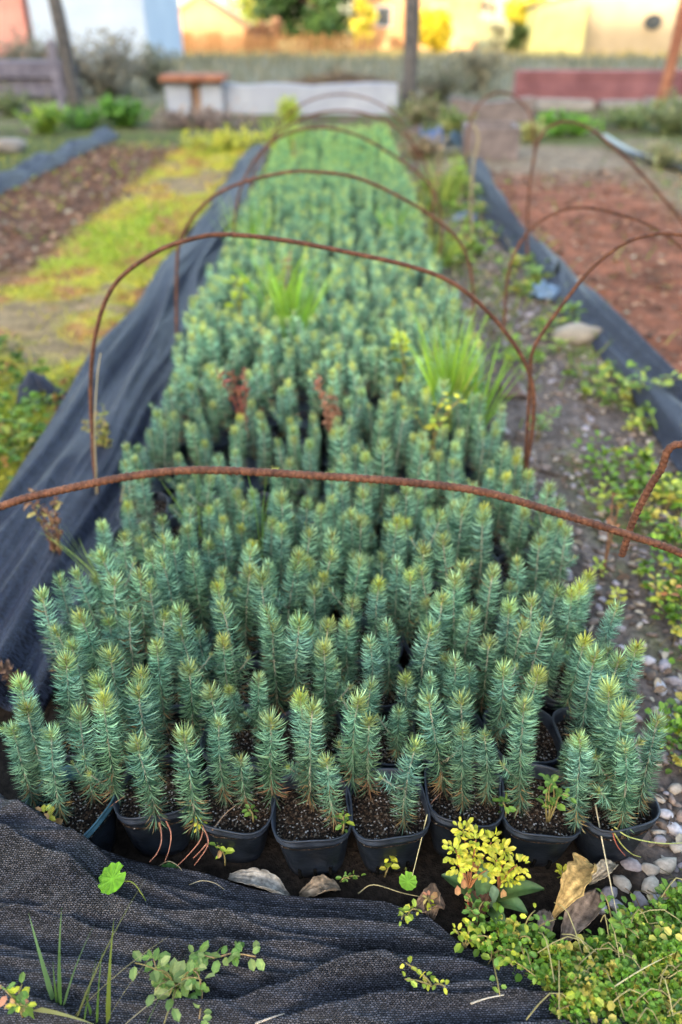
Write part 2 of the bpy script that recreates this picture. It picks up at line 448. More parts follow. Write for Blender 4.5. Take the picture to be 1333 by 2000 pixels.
for r in range(POTROWS):
    for c in range(8):
        if r == 0 and c == 0: o = teal_pot
        else:
            k = 1 if (r == 0 and c in (3, 4, 6)) else random.choice([0, 2])
            if k in used: o = copy_tree(protos[k])
            else: o = protos[k]; used.add(k)
        if r == 0:
            o.location = (front_x[c], front_y[c], 0); o.rotation_euler = (R(random.uniform(-3, 3)), R(random.uniform(-3, 3)), R(front_r[c]))
        else:
            o.location = (col_x(c, row_y(r)) + random.uniform(-.006, .006), row_y(r) + .006 + random.uniform(-.006, .006), random.uniform(-.006, .004))
            o.rotation_euler = (R(random.uniform(-3, 3)), R(random.uniform(-3, 3)), R(random.uniform(-9, 9)))
        if r == 0:
            lab = 'square nursery pot with a teal rim at the corner of the bed' if c == 0 else f'black plastic nursery pot, {ORD[c]} in the front row counting the teal rimmed one'
        else:
            lab = f'black nursery pot, {ORD[c]} from the net strip in the {ORD[r]} row of pots'
        tag(o, lab, 'plant pot', 'nursery pots standing in rows in the bed')
mb = MB()
for r in range(POTROWS, NROW):
    for c in range(8):
        ox, oy = col_x(c) + random.uniform(-.006, .006), row_y(r) + random.uniform(-.006, .006)
        rr = [pot_ring(h, 10, 3.2) + np.array([ox, oy]) for h in (.04, .052, .056, .054, .0)]
        loft(mb, rr, [0, .1, .117, .098, .1], 10)
tag(mb.build('nursery_pots', M['pot']), 'black nursery pots hidden under the seedlings further back', 'plant pots', kind='stuff')

# ------------------------------------------------------------------ pine seedlings
def shoot(mbn, mbs, mbt, h, n, lean, seed, origin=(0, 0, 0), direction=None, lod=0, tipy=.5, scale=1.0, bare=.05, brn=1.0):
    r = np.random.default_rng(seed)
    la = r.uniform(0, 6.28)
    K = 7
    s = np.linspace(0, 1, K)
    if direction is None:
        px = lean * h * (s ** 1.6) * math.cos(la) + .004 * np.sin(s * 4 + seed) * s * scale
        py = lean * h * (s ** 1.6) * math.sin(la) + .004 * np.cos(s * 3 + seed) * s * scale
        pts = np.stack([px, py, s * h], 1) + np.array(origin)
    else:
        d = nz(direction)
        pts = np.array(origin) + np.outer(s * h, d) + np.outer(s ** 2 * h * .45, (0, 0, 1))
    sc_lo, sc_hi = np.array([.17, .11, .065]), np.array([.33, .32, .25])
    rad = np.linspace(.0022, .0012, K) * (1 if lod == 0 else 1.3)
    if mbs is not None:
        mbs.tube(pts, rad, 5 if lod == 0 else 3, np.array([sc_lo + (sc_hi - sc_lo) * smooth(0, .35, np.array(q)) for q in s]))
    T = nz(np.gradient(pts, axis=0))
    def at(t): return np.stack([np.interp(t, s, pts[:, i]) for i in range(3)], 1), nz(np.stack([np.interp(t, s, T[:, i]) for i in range(3)], 1))
    def needles(mb, t, ang, L, W, col, tip, bendk):
        N = len(t); p, ax = at(t)
        az = np.arange(N) * 2.39996 + r.normal(0, .15, N)
        A = nz(np.cross(ax, np.array([.3, .9, .1]))); B = np.cross(ax, A)
        rad_ = A * np.cos(az)[:, None] + B * np.sin(az)[:, None]
        D = ax * np.cos(ang)[:, None] + rad_ * np.sin(ang)[:, None]
        mb.ribbons(p, D, L, W, ax * bendk[:, None] + r.normal(0, .06, (N, 3)), col, tip, seg=2 if lod == 0 else 1)
    t = np.sort(bare + (1 - bare) * r.uniform(0, 1, n) ** .92)
    ang = np.interp(t, [0, .3, .75, .92, 1], [R(122), R(92), R(75), R(62), R(40)]) + r.normal(0, .08, n)
    L = scale * np.interp(t, [0, .15, .5, .85, 1], [.021, .0232, .0250, .0245, .0205]) * r.uniform(.88, 1.1, n)
    W = (.00140 if lod == 0 else .0030) * (scale ** .5) * r.uniform(.85, 1.15, n)
    g0 = np.array([.010, .058, .034]); g1 = np.array([.290, .545, .370]); yel = np.array([.36, .40, .09]); brown = np.array([.20, .12, .05])
    mixv = (r.uniform(0, 1, n) ** 1.6)[:, None]
    age_shade = np.interp(t, [0, .35, .7, 1], [.40, .62, 1.05, 1.22])[:, None]      # gap shade painted into the lower needles, which are also older and duller
    col = (g0 * (1 - mixv) + g1 * mixv) * age_shade * np.where(age_shade < .9, np.array([1.05, 1, .85]), 1)
    ty = smooth(.80, 1.0, t)[:, None] * tipy
    col = col * (1 - ty) + yel * ty
    br = ((r.uniform(0, 1, n) < np.interp(t, [0, .25, .35, 1], [.45, .12, .01, .0]) * brn))[:, None]
    col = np.where(br, brown * r.uniform(.7, 1.3, n)[:, None], col)
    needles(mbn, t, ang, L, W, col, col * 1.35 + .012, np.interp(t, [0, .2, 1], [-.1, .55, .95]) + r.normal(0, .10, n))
    # the crowded young needles of the growing tip
    nt_ = (42 if lod == 0 else 12)
    nt_ = int(nt_ * min(1, scale + .1))
    t2 = r.uniform(.90, 1.0, nt_)
    a2 = np.abs(r.normal(0, R(24), nt_)) + R(3)
    m2 = r.uniform(0, 1, nt_)[:, None]
    ca = np.array([.44, .46, .22]) * (1 - tipy) + np.array([.52, .52, .09]) * tipy
    cb = np.array([.16, .25, .12]) * (1 - tipy) + np.array([.36, .36, .05]) * tipy
    c2 = ca * m2 + cb * (1 - m2)
    needles(mbt, t2, a2, scale * r.uniform(.009, .0155, nt_), np.full(nt_, .0014 if lod == 0 else .003) * scale ** .5, c2, c2 * 1.15, np.full(nt_, .2))
    return pts

def seedling_meshes(seed, h, n, lean, tipy, sides=0, lod=0, scale=1.0, brn=1.0):
    a, b, c = MB(), MB(), MB()
    pts = shoot(a, b, c, h, n, lean, seed, lod=lod, tipy=tipy, scale=scale, brn=brn)
    r = random.Random(seed)
    for k in range(sides):
        i = r.choice([1, 1, 2, 2, 3]); az = r.uniform(0, 6.28)
        shoot(a, b, a, r.uniform(.025, .05), int(n * .17), 0, seed * 31 + k, pts[i], (math.cos(az), math.sin(az), .75), lod, tipy * .5, .72 * scale, .2)
    return a, b, c
VARS = []   # (prototype root, height, tip yellowness)
spec = [(11, .165, .45, 0), (12, .185, .75, 0), (13, .150, .25, 1), (14, .200, .55, 0), (15, .175, 1.0, 0), (16, .215, .35, 1), (17, .160, .6, 0), (18, .190, .2, 0), (19, .205, .85, 1), (20, .140, .4, 0), (21, .180, .5, 1), (22, .195, .3, 0), (23, .17, .5, 0, .12, 1.6, .7), (24, .155, .35, 1, .10, 2.2, .7), (25, .185, .6, 3, .04, .6, 1.15), (26, .16, .4, 2, .13, 1.3, .85)]
def make_seedling(seed, h, tipy, sides, lean=None, brn=1.0, dens=1.0):
    root = empty('pine_seedling', (0, 0, 0))
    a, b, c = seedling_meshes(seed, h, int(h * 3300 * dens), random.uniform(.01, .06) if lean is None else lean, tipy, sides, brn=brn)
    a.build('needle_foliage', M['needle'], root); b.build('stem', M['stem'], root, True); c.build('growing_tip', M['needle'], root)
    return root
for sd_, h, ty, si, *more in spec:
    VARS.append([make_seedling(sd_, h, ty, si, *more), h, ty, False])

TOPS = [(122,1130),(80,1178),(125,1228),(105,1290),(22,1335),(60,1375),(22,1425),(97,1438),(150,1418),(202,1375),(205,1328),(265,1348),(212,1270),(275,1295),(295,1265),(235,1200),(170,1198),(287,1158),(295,1202),(332,1192),(257,1115),(322,1092),(167,1125),(200,1122),(417,1147),(450,1195),(377,1247),(355,1297),(435,1252),(425,1340),(460,1342),(427,1415),(275,1440),(345,1440),(467,1117),(520,1135),(530,1195),(532,1237),(572,1212),(617,1095),(622,1075),(627,1270),(520,1402),(590,1370),(590,1395),(635,1470),(480,1472),(380,1082),(410,1052),(440,1032),(475,1065),(525,1100),(555,1115),(575,1080),(545,960),(542,1025),(595,970),(587,1040),(650,1035),(320,1042),(290,1052),(290,1075),(340,1062),(367,1035),(235,1045),(220,1080),(465,972),
(711,957),(698,1017),(731,1045),(781,985),(773,1010),(781,1037),(828,1010),(821,1060),(898,990),(906,980),(886,1060),(951,1015),(1023,995),(1063,1015),(1061,1062),(683,1095),(723,1092),(778,1100),(803,1117),(848,1115),(916,1105),(906,1135),(961,1125),(738,1142),(858,1170),(681,1182),(683,1215),(768,1215),(831,1220),(731,1252),(923,1195),(1001,1182),(1011,1225),(1051,1180),(1051,1215),(1086,1155),(1121,1155),(1141,1137),(1193,1175),(1136,1245),(1171,1285),(1253,1257),(1221,1290),(1186,1345),(991,1290),(901,1297),(1048,1320),(1026,1375),(853,1370),(923,1375),(771,1385),(688,1357),(713,1392),(778,1465),(901,1425),(953,1432),(1111,1435),(1136,1455),(1221,1385),(1231,1462),(1291,1412)]
SMALL = {(480,1472), (771,1385), (953,1432), (1111,1435), (460,1342), (723,1092), (731,1045)}
YELLOW = {(417,1147), (1121,1155), (1141,1137), (1136,1245), (590,1370), (781,1037), (738,1142), (460,1342), (803,1117), (1048,1320), (617,1095), (202,1375), (773,1010), (1253,1257), (435,1252)}
BASE = {(275,1440):(308,1600),(345,1440):(388,1610),(427,1415):(440,1562),(635,1470):(655,1602),(778,1465):(790,1606),(1136,1455):(1125,1606),(1231,1462):(1215,1612),(901,1425):(905,1576),(953,1432):(950,1562),(480,1472):(481,1572),(520,1402):(535,1562),(97,1438):(122,1592),(22,1425):(70,1572),(60,1375):(100,1555),(150,1418):(185,1562),(202,1375):(226,1562),(590,1370):(602,1540),(590,1395):(606,1568),(713,1392):(722,1548),(771,1385):(775,1475),(1026,1375):(1015,1582),(1111,1435):(1108,1532),(1221,1385):(1200,1590),(1291,1412):(1243,1580),(1186,1345):(1170,1556),(853,1370):(866,1540)}
CLEAR = [(*P(868, 850, .09)[:2], .055), (*P(930, 850, .09)[:2], .05), (*P(575, 690, .09)[:2], .07), (*P(545, 640, .09)[:2], .05), (*P(487, 875, .09)[:2], .06), (*P(655, 915, .09)[:2], .06), (*P(785, 800, .1)[:2], .04), (*P(840, 920, .1)[:2], .05), (*P(462, 670, .1)[:2], .05), (*P(562, 650, .09)[:2], .05)]
plants = []  # x, y, z0, variant, scale, rz, yellow
rp = random.Random(3)
for (x, y) in TOPS:
    ty = 1 if (x, y) in YELLOW else 0
    pool = [i for i, v in enumerate(VARS) if (v[2] >= .75) == bool(ty)]
    vi = rp.choice(pool); h = rp.uniform(.165, .215) if y < 1400 else rp.uniform(.150, .170)
    if (x, y) in SMALL: h = .105
    if (x, y) in BASE:
        b_ = P(BASE[(x, y)][0], BASE[(x, y)][1] + (10 if BASE[(x, y)][1] > 1590 else 4), .096); t_ = PY(x, y, b_[1] + .006); d_ = t_ - b_
        plants.append((b_[0], b_[1], .096, vi, float(np.linalg.norm(d_)) / VARS[vi][1], rp.uniform(0, 6.28), d_)); continue
    p = P(x, y, .098 + h)
    if p[1] < .68: h = max(.11, h - .035); p = P(x, y, .098 + h)
    plants.append((p[0], max(p[1], .690), .096, vi, h / VARS[vi][1], rp.uniform(0, 6.28)))
for r in range(NROW):
    for c in range(8):
        cx_, cy_ = col_x(c, row_y(r)), row_y(r)
        if cy_ < 1.30: continue
        here = []
        for k in range(rp.choice([2, 3, 3, 4] if cy_ < 2.2 else [3, 3, 4, 4])):
            for tr in range(8):
                x, y = cx_ + rp.uniform(-.052, .052), cy_ + rp.uniform(-.052, .052)
                if all((x - q[0]) ** 2 + (y - q[1]) ** 2 > .042 ** 2 for q in here): break
            here.append((x, y))
            if any((x - q[0]) ** 2 + (y - q[1]) ** 2 < q[2] ** 2 for q in CLEAR): continue
            if rp.random() < .06: continue
            hm = .168 + .045 * fbm(x * 1.7, y * .9, 3, 2) + 0
            vi = rp.randrange(len(VARS)); h = hm * rp.uniform(.80, 1.12)
            plants.append((x, y, .096, vi, h / VARS[vi][1], rp.uniform(0, 6.28)))
got = 0
while got < 44:                          # smaller seedlings between the tall ones near the front
    x, y = rp.uniform(-.47, .46), rp.uniform(.82, 1.36)
    if min((q[0] - x) ** 2 + (q[1] - y) ** 2 for q in plants) < .038 ** 2: continue
    vi = rp.randrange(len(VARS)); plants.append((x, y, .096, vi, rp.uniform(.11, .17) / VARS[vi][1], rp.uniform(0, 6.28))); got += 1
plants.sort(key=lambda p: p[1])
NEAR = plants[:300]; FAR = plants[300:]
rows = {}
for p in NEAR:
    rows.setdefault(int(max(0, (p[1] - (ROW0 - .06))) / PITCHP), []).append(p)
for r in sorted(rows):
    for i, (x, y, z, vi, sc, rz, *dv) in enumerate(sorted(rows[r], key=lambda q: q[:2])):
        v = VARS[vi]
        if v[3]: o = copy_tree(v[0])
        else: o = v[0]; v[3] = True
        o.location = (x, y, z); o.rotation_euler = (R(rp.uniform(-3, 3)), R(rp.uniform(-3, 3)), rz); o.scale = (math.sqrt(sc) if sc < 1 else sc ** .7,) * 2 + (sc,)
        if dv:
            q_ = Vector((0, 0, 1)).rotation_difference(Vector(dv[0]))
            o.rotation_mode = 'XYZ'; o.rotation_euler = (q_.to_matrix() @ __import__('mathutils').Matrix.Rotation(rz, 3, 'Z')).to_euler()
        tip = 'bright yellow tip' if v[2] >= .75 else ('pale green tip' if v[2] < .35 else 'yellowish tip')
        size = 'short ' if v[1] * sc < .13 else ('tall ' if v[1] * sc > .21 else '')
        if r < 8 and i < 20:
            lab = f'{size}seedling with {tip}, {ORD[i]} from the net strip in {ORD[r]} pot row'
        else:
            lab = 'blue green pine seedling in the soft focus rows behind the eighth row of pots'
        tag(o, lab, 'seedling', 'pine seedlings in the nursery bed')
lowv = []
for k in range(8):
    h = [.16, .18, .2, .17, .19, .21, .15, .185][k]
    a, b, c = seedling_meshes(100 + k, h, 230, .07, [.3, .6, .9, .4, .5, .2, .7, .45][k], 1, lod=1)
    m_ = MB(); m_.merge(a.data()); m_.merge(b.data()); m_.merge(c.data()); lowv.append((m_.data(), h))
farv = []
for k in range(6):
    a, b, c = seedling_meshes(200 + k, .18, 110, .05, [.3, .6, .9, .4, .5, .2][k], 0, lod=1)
    m_ = MB(); m_.merge(a.data()); m_.merge(c.data()); v_, c_, f_ = m_.data(); farv.append(((v_, c_, f_), .18))
mb = MB()
for (x, y, z, vi, sc, rz, *_) in FAR:
    d, h = lowv[vi % 8] if y < 3.6 else farv[vi % 6]; s = sc * VARS[vi][1] / h; c_, s_ = math.cos(rz), math.sin(rz)
    far = smooth(3.0, 7.0, y)
    cm = np.array([1.0, 1.0, 1.0]) * rp.uniform(.8, 1.2) * (1 - far) + np.array([.92, 1.06, .74]) * rp.uniform(.85, 1.2) * far
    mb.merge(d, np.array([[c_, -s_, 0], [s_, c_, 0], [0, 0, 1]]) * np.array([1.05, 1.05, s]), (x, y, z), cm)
tag(mb.build('pine_seedlings', M['needle']), 'mass of blue green pine seedlings filling the far part of the bed', 'seedlings', kind='stuff')

# ------------------------------------------------------------------ rebar hoops
def hoop(px, Y, rad, label, group, feet=True, fine=False, Y2=None):
    pts = []
    n = len(px)
    for i, (x, y) in enumerate(px):
        yy = Y if Y2 is None else Y + (Y2 - Y) * i / (n - 1)
        pts.append(PY(x, y, yy))
    return hoop_w(pts, rad, label, group, fine)
def hoop_w(pts, rad, label, group, fine=False):
    pts = np.array(pts)
    root0 = np.array([pts[:, 0].mean(), pts[:, 1].mean(), 0])
    p, t = resample(catmull(pts - root0, 10), .0017 if fine else .012)
    mb = MB()
    if fine:
        n = 10; th = np.arange(n) * 2 * math.pi / n
        ph = t[:, None] * 2 * math.pi / .0082 + th[None, :] * 1.0
        rib = np.clip(np.sin(ph) * 2.2, 0, 1) * np.abs(np.cos(th))[None, :] ** .4
        seam = (np.abs(np.sin(th)) > .97)[None, :]
        rr = rad * (.86 + .22 * np.maximum(rib, seam * .7))
        mb.tube(p, rr, n)
    else:
        n = 8; th = np.arange(n) * 2 * math.pi / n
        mb.tube(p, rad * (1 + .06 * np.sin(np.arange(len(p)) * 2.1))[:, None] * np.ones((1, n)), n)
    o = mb.build('rebar_hoop', M['rust'], None, True); o.location = root0
    return tag(o, label, 'hoop', group)
BG, RG = 'rusty hoops over the seedling bed', 'rusty hoops over the neighbouring bed'
pts = [(-.66, .80, -.02), (-.66, .80, .25), (-.645, .80, .40), (-.58, .80, .53)] + [tuple(PY(x, y, .80)) for x, y in [(0,990),(130,955),(270,928),(400,918),(600,928),(800,942),(950,962),(1100,1005),(1230,1045),(1333,1082)]] + [(.535, .80, .475), (.61, .80, .36), (.65, .80, .18), (.66, .80, -.02)]
hoop_w(pts, .0054, 'nearest ribbed rusty rebar hoop spanning the whole bed', BG, True)
hoop([(192,972),(186,920),(181,850),(178,740),(190,640),(225,555),(300,495),(370,468),(440,458),(560,470),(700,497),(800,520),(880,550),(950,605),(1010,680),(1040,750),(1041,830),(1030,905),(1022,955)], 1.70, .0055, 'second rusty rebar hoop, standing over the gap behind the front seedlings', BG, fine=True)
hoop([(346,668),(345,600),(346,520),(352,470),(380,420),(420,382),(470,358),(540,340),(600,335),(700,348),(800,395),(860,435),(900,475),(920,530),(925,600),(920,660)], 2.70, .0055, 'third rusty rebar hoop over the bed, beginning to blur', BG)
hoop([(455,500),(458,440),(470,370),(500,310),(540,272),(590,253),(640,250),(700,265),(770,305),(830,350),(858,400),(862,470),(858,500)], 3.7, .0055, 'fourth rusty rebar hoop over the bed, low and strongly blurred', BG)
for k, (Y, nm) in enumerate([(4.75, 'fifth'), (5.8, 'sixth')]):
    a = np.linspace(0, math.pi, 15)
    hoop_w([(-.55 * math.cos(q) , Y, .68 * math.sin(q) ** .7) for q in a], .0055, f'{nm} rusty rebar hoop at the far end of the bed', BG)
hoop([(1022,960),(1030,850),(1036,740),(1040,690),(1060,650),(1110,580),(1160,520),(1220,475),(1280,457),(1333,458),(1440,470),(1540,520),(1620,620),(1650,760),(1660,940)], 1.74, .005, 'thin rusty hoop meeting the second bed hoop at its foot', RG, fine=True)
hoop_w([tuple(PY(1215,1085,.93)), tuple(PY(1236,1020,.93)), tuple(PY(1262,965,.93)), tuple(PY(1290,920,.93)), tuple(PY(1333,868,.93)), (.62, .93, .56), (.75, .93, .66), (.95, .93, .70), (1.15, .93, .62), (1.27, .93, .35), (1.3, .93, -.02)], .0058, 'rusty hoop whose foot curves up beside the gravel', RG, True)
hoop([(985,640),(990,560),(1003,500),(1035,450),(1080,418),(1130,405),(1200,415),(1280,445),(1350,500),(1400,570),(1420,650)], 2.65, .0055, 'blurred rusty hoop above the red soil', RG)
hoop([(1030,500),(1032,400),(1045,300),(1062,258),(1085,243),(1110,238),(1150,250),(1190,280),(1240,325),(1290,380),(1333,432),(1370,500)], 3.6, .006, 'orange rusty hoop with one long sloping side above the red soil', RG)
hoop([(915,330),(912,280),(918,240),(935,205),(958,186),(985,181),(1012,194),(1035,222),(1044,270),(1044,320)], 5.6, .007, 'small far rusty hoop in front of the maroon wall', RG)

# ------------------------------------------------------------------ shade nets
def net_patch(name, uvw, nu, nv, label, group=None, thick=.0012):
    mb = MB(); V = np.zeros((nv, nu, 3)); UVs = np.zeros((nv, nu, 2))
    for j in range(nv):
        for i in range(nu):
            V[j, i], UVs[j, i] = uvw(i / (nu - 1), j / (nv - 1))
    f = [(j * nu + i, j * nu + i + 1, (j + 1) * nu + i + 1, (j + 1) * nu + i) for j in range(nv - 1) for i in range(nu - 1)]
    c0 = np.array([V[..., 0].mean(), V[..., 1].mean(), 0])
    mb.add((V - c0).reshape(-1, 3), f, (.06, .06, .07), UVs.reshape(-1, 2))
    o = mb.build(name, M['net'] if 'front' in label else M['net_blue'], None, True); o.location = c0
    s = o.modifiers.new('thickness', 'SOLIDIFY'); s.thickness = thick; s.offset = 0
    return tag(o, label, 'shade net', group)
edge_px = [(-260,1480),(-120,1500),(0,1552),(80,1600),(160,1655),(250,1680),(330,1700),(440,1724),(560,1752),(700,1766),(830,1788),(900,1850),(1000,1890),(1100,1940),(1200,1990),(1300,2040)]
ez = [.128,.130,.131,.130,.110,.045,.032,.026,.02,.018,.018,.015,.012,.01,.01,.01]
EDGE = np.array([P(x, y, z) for (x, y), z in zip(edge_px, ez)])
RIDGES = [([(0,1640),(180,1720),(400,1768),(620,1790),(830,1812)], .010, .011), ([(0,1700),(140,1760),(300,1800),(520,1812),(760,1826),(880,1850)], .016, .016),
          ([(0,1790),(160,1830),(330,1860),(560,1858),(700,1880),(830,1910)], .015, .015), ([(250,1960),(420,1975),(560,1940),(700,1900),(850,1885),(1000,1910)], .018, .014),
          ([(480,2010),(640,1990),(800,1950),(950,1935),(1080,1975)], .016, .016), ([(0,1860),(200,1900),(380,1915),(520,1920)], .013, .018), ([(0,1930),(130,1990),(200,2030)], .014, .02)]
RW = []
for px, a, wd in RIDGES:
    q = catmull([P(x, y, .02) for x, y in px], 10)[:, :2]; RW.append((q, a, wd))
def front_net(u, v):
    x = -.80 + 1.28 * u
    ye = np.interp(x, EDGE[:, 0], EDGE[:, 1]); zt = np.interp(x, EDGE[:, 0], EDGE[:, 2])
    ye += .006 * fbm(x * 9, 1.3, 4, 2)
    y = .26 + (ye - .26) * v
    z = .016 + (zt - .016) * smooth(.74, .93, v)
    for q, a, wd in RW:
        d = y - np.interp(x, q[:, 0], q[:, 1]); ends = smooth(q[0, 0] - .02, q[0, 0] + .10, x) * smooth(q[-1, 0] + .02, q[-1, 0] - .10, x) if q[0, 0] > -.45 else smooth(q[-1, 0] + .02, q[-1, 0] - .10, x)
        ww = wd * (.5 if d > 0 else 1.5)
        z += 1.7 * a * ends * (.45 * math.exp(-(d / ww) ** 2) + .55 * math.exp(-abs(d) / (ww * .6)))
    warp = .02 * fbm(x * 2.5, y * 4, 8, 2) + .05 * x * x + .035 * math.sin(x * 5 + 1)
    rd = 1 - abs(mnoise.noise(Vector((x * 2.2, (y + warp) * 34, 1.7)))) * 2
    rd2 = 1 - abs(mnoise.noise(Vector((x * 4, (y + warp * 1.3) * 75, 6.7)))) * 2
    z += .017 * max(0, rd) ** 1.6 + .005 * rd2 + .006 * fbm(x * 5, y * 6, 3, 2)
    z = max(z, .008) if v < .985 else z
    return (x, y, z), (x + .3 * warp, (y + warp * .35) * 1.12 + z * .6)
def NZ(x, y):                            # height of the net under a place, 0 beyond its edge
    ye = np.interp(x, EDGE[:, 0], EDGE[:, 1])
    if y > ye: return .004
    return front_net((x + .80) / 1.28, min(.984, (y - .26) / (ye - .26)))[0][2]
def PN(x, y, up=.002):                   # a place lying on the net
    z = .03
    for _ in range(6):
        p = P(x, y, z); z = .5 * z + .5 * NZ(p[0], p[1])
    return P(x, y, z + up)
net_patch('shade_net', front_net, 520, 330, 'black knitted shade net crumpled across the ground in front of the pots', 'black shade nets')

def side_net(u, v):
    y = .98 + (8.3 - .98) * v
    xl = np.interp(y, [.98, 1.5, 2.0, 2.8, 3.8, 5.5, 8.3], [-.86, -.90, -.93, -.98, -.93, -.92, -.92]) + .03 * fbm(3, y * 1.4, 1, 2)
    xr = np.interp(y, [.98, 1.2, 1.7, 2.8, 3.8, 5.5, 8.3], [-.56, -.55, -.55, -.57, -.60, -.62, -.70]) + .02 * fbm(8, y * 1.2, 1, 2)
    x = xl + (xr - xl) * u
    w = x + .04 * fbm(2, y * .7, 4, 2) + .02 * math.sin(y * 2.1)
    z = .012 + .022 * math.sin(math.pi * min(1, u * 1.05)) + .05 * (1 - 2 * abs(mnoise.noise(Vector((w * 9, y * .55, 2))))) + .024 * (1 - 2 * abs(mnoise.noise(Vector((w * 24, y * .8, 7)))))
    z *= min(1, .25 + 5 * min(u, 1 - u + .05))
    z = max(z, .012 + terrain(x, y))
    return (x, y, z), (x * 1.2 + z * .5, y)
net_patch('shade_net', side_net, 70, 420, 'long black shade net heaped along the grassy side of the seedling bed', 'black shade nets')
def right_net(u, v):
    y = 1.35 + (7.3 - 1.35) * v
    xc = np.interp(y, [1.35, 2.0, 2.4, 3.4, 4.6, 6.0, 7.3], [1.06, 1.10, 1.12, 1.09, 1.02, 1.08, 1.17]) + .02 * fbm(3, y * 1.1, 6, 2)
    wd = np.interp(y, [1.35, 3.5, 7.3], [.11, .10, .09]); x = xc + (u - .5) * 2 * wd
    z = .010 + .040 * math.sin(math.pi * u) ** .8 + .045 * (1 - 2 * abs(mnoise.noise(Vector((x * 16 + .8 * fbm(1, y * .8, 2, 2), y * .5, 12)))))
    z = max(.012, z * min(1, .3 + 5 * min(u, 1 - u)))
    return (x, y, z), (x * 1.3 + z, y)
net_patch('shade_net', right_net, 44, 320, 'rolled black shade net running between the gravel and the red soil', 'black shade nets')
def far_net(u, v):
    a = P(-60, 395, 0); b = P(212, 268, 0); p = a + (b - a) * v; d = nz(b - a); s = np.array([d[1], -d[0], 0])
    q = p + s * (u - .5) * .28
    z = .02 + .07 * math.sin(math.pi * u) + .06 * fbm(q[0] * 9, q[1] * 2, 3, 2); z = max(.012, z * min(1, .3 + 4 * min(u, 1 - u)))
    return (q[0], q[1], z), (u * .4, v * 3)
net_patch('shade_net', far_net, 24, 80, 'short roll of black net beside the brown soil', 'black shade nets')
def scrap_net(u, v):
    c = P(75, 785, 0); a = u * 2 * math.pi
    rr = .075 * v * (1 + .3 * math.sin(a * 3 + 1)); x, y = c[0] + rr * math.cos(a) * 1.1, c[1] + rr * math.sin(a)
    z = .11 * (1 - v ** 1.5) + .03 * fbm(x * 20, y * 20, 3, 3); return (x, y, max(.004, z)), (x, y)
net_patch('net_scrap', scrap_net, 40, 16, 'crumpled scrap of black net among weeds on the grass', None)

# ------------------------------------------------------------------ gravel, grass, ground cover (uncountable)
def ico(sub):
    bm = bmesh.new(); bmesh.ops.create_icosphere(bm, subdivisions=sub, radius=1)
    v = np.array([q.co[:] for q in bm.verts]); f = [[q.index for q in t.verts] for t in bm.faces]; bm.free(); return v, f
ICO1, ICO2 = ico(1), ico(2)
def stone(mb, c, size, seed, col, rz, hi=False):
    v, f = ICO2 if hi else ICO1
    r = np.random.default_rng(seed)
    k = 1 + .42 * np.array([mnoise.noise(Vector(tuple(q * 1.1 + seed))) for q in v])
    w = v * k[:, None] * np.array(size)
    c_, s_ = math.cos(rz), math.sin(rz); tx = r.normal(0, .3)
    Rz = np.array([[c_, -s_, 0], [s_, c_, 0], [0, 0, 1]]); Rx = np.array([[1, 0, 0], [0, math.cos(tx), -math.sin(tx)], [0, math.sin(tx), math.cos(tx)]])
    mb.add(w @ (Rz @ Rx).T + np.array(c), f, np.array(col) * (1 + .15 * r.normal(0, 1, (len(v), 1)) * .5))
SP = np.array([[.30, .27, .29], [.24, .21, .22], [.36, .31, .26], [.15, .115, .095], [.20, .15, .125], [.40, .38, .40], [.10, .075, .06]])
mb = MB(); k = 0
rs = random.Random(21)
while k < 3000:
    y = .55 + (rs.random() ** 1.9) * 6.5
    x = rs.uniform(.50 if y < .8 else .51, 1.02 + (.0 if y > 1.3 else .1))
    s = rs.uniform(.006, .0145) * (1.25 if rs.random() < .12 else 1) * (1 + .10 * y)
    if y > 2.2 and fbm(x * 3, y * 2, 1, 2) > .15: continue
    stone(mb, (x, y, s * .25), (s, s * rs.uniform(.38, .85), s * rs.uniform(.2, .5)), k, SP[rs.choice([0, 1, 1, 2, 3, 3, 3, 4, 4, 6, 6])] * rs.uniform(.7, 1.3), rs.uniform(0, 3.1)); k += 1
for (x, y, s) in [(1235,1690,.018),(1300,1690,.019),(1215,1725,.017),(1270,1700,.015),(1225,1650,.014),(1190,1745,.016),(1270,1730,.018),(1250,1760,.017),(1318,1620,.015),(1300,1590,.014),(1325,1655,.014),(1205,1770,.015),(1290,1765,.016),(1240,1800,.015),(1170,1770,.014),(1320,1740,.016),(1290,1640,.012),(1285,1560,.013),(1320,1540,.014),(1300,1300,.02),(1290,1345,.018),(1320,1330,.018),(1265,1290,.016),(1310,1400,.017),(1285,1390,.014),(1325,1450,.016),(1300,1480,.015)]:
    p = P(x, y, .006); stone(mb, p, (s, s * .68, s * .48), int(x * 7 + y), SP[rs.choice([0, 1, 1, 5, 2])] * rs.uniform(.75, 1.1), rs.uniform(0, 3.1), True)
for q in range(900):                      # bark chips and leaf crumbs among the stones
    y = .6 + (rs.random() ** 1.6) * 5.5; x = rs.uniform(.52, 1.04); L = rs.uniform(.010, .030) * (1 + .1 * y); a = rs.uniform(0, 6.28)
    mb.leaves([(x, y, .008 + .006 * rs.random())], [(math.cos(a), math.sin(a), rs.uniform(-.15, .35))], [(rs.uniform(-.5, .5), rs.uniform(-.5, .5), 1)], [L], [L * rs.uniform(.15, .6)], [np.array(rs.choice([(.20, .13, .08), (.12, .075, .05), (.28, .21, .14), (.09, .06, .045), (.33, .28, .21)])) * rs.uniform(.6, 1.1)], fold=.5, curl=.25)
tag(mb.build('gravel', M['stone'], None, True), 'mauve and brown gravel on the path beside the bed', kind='stuff')

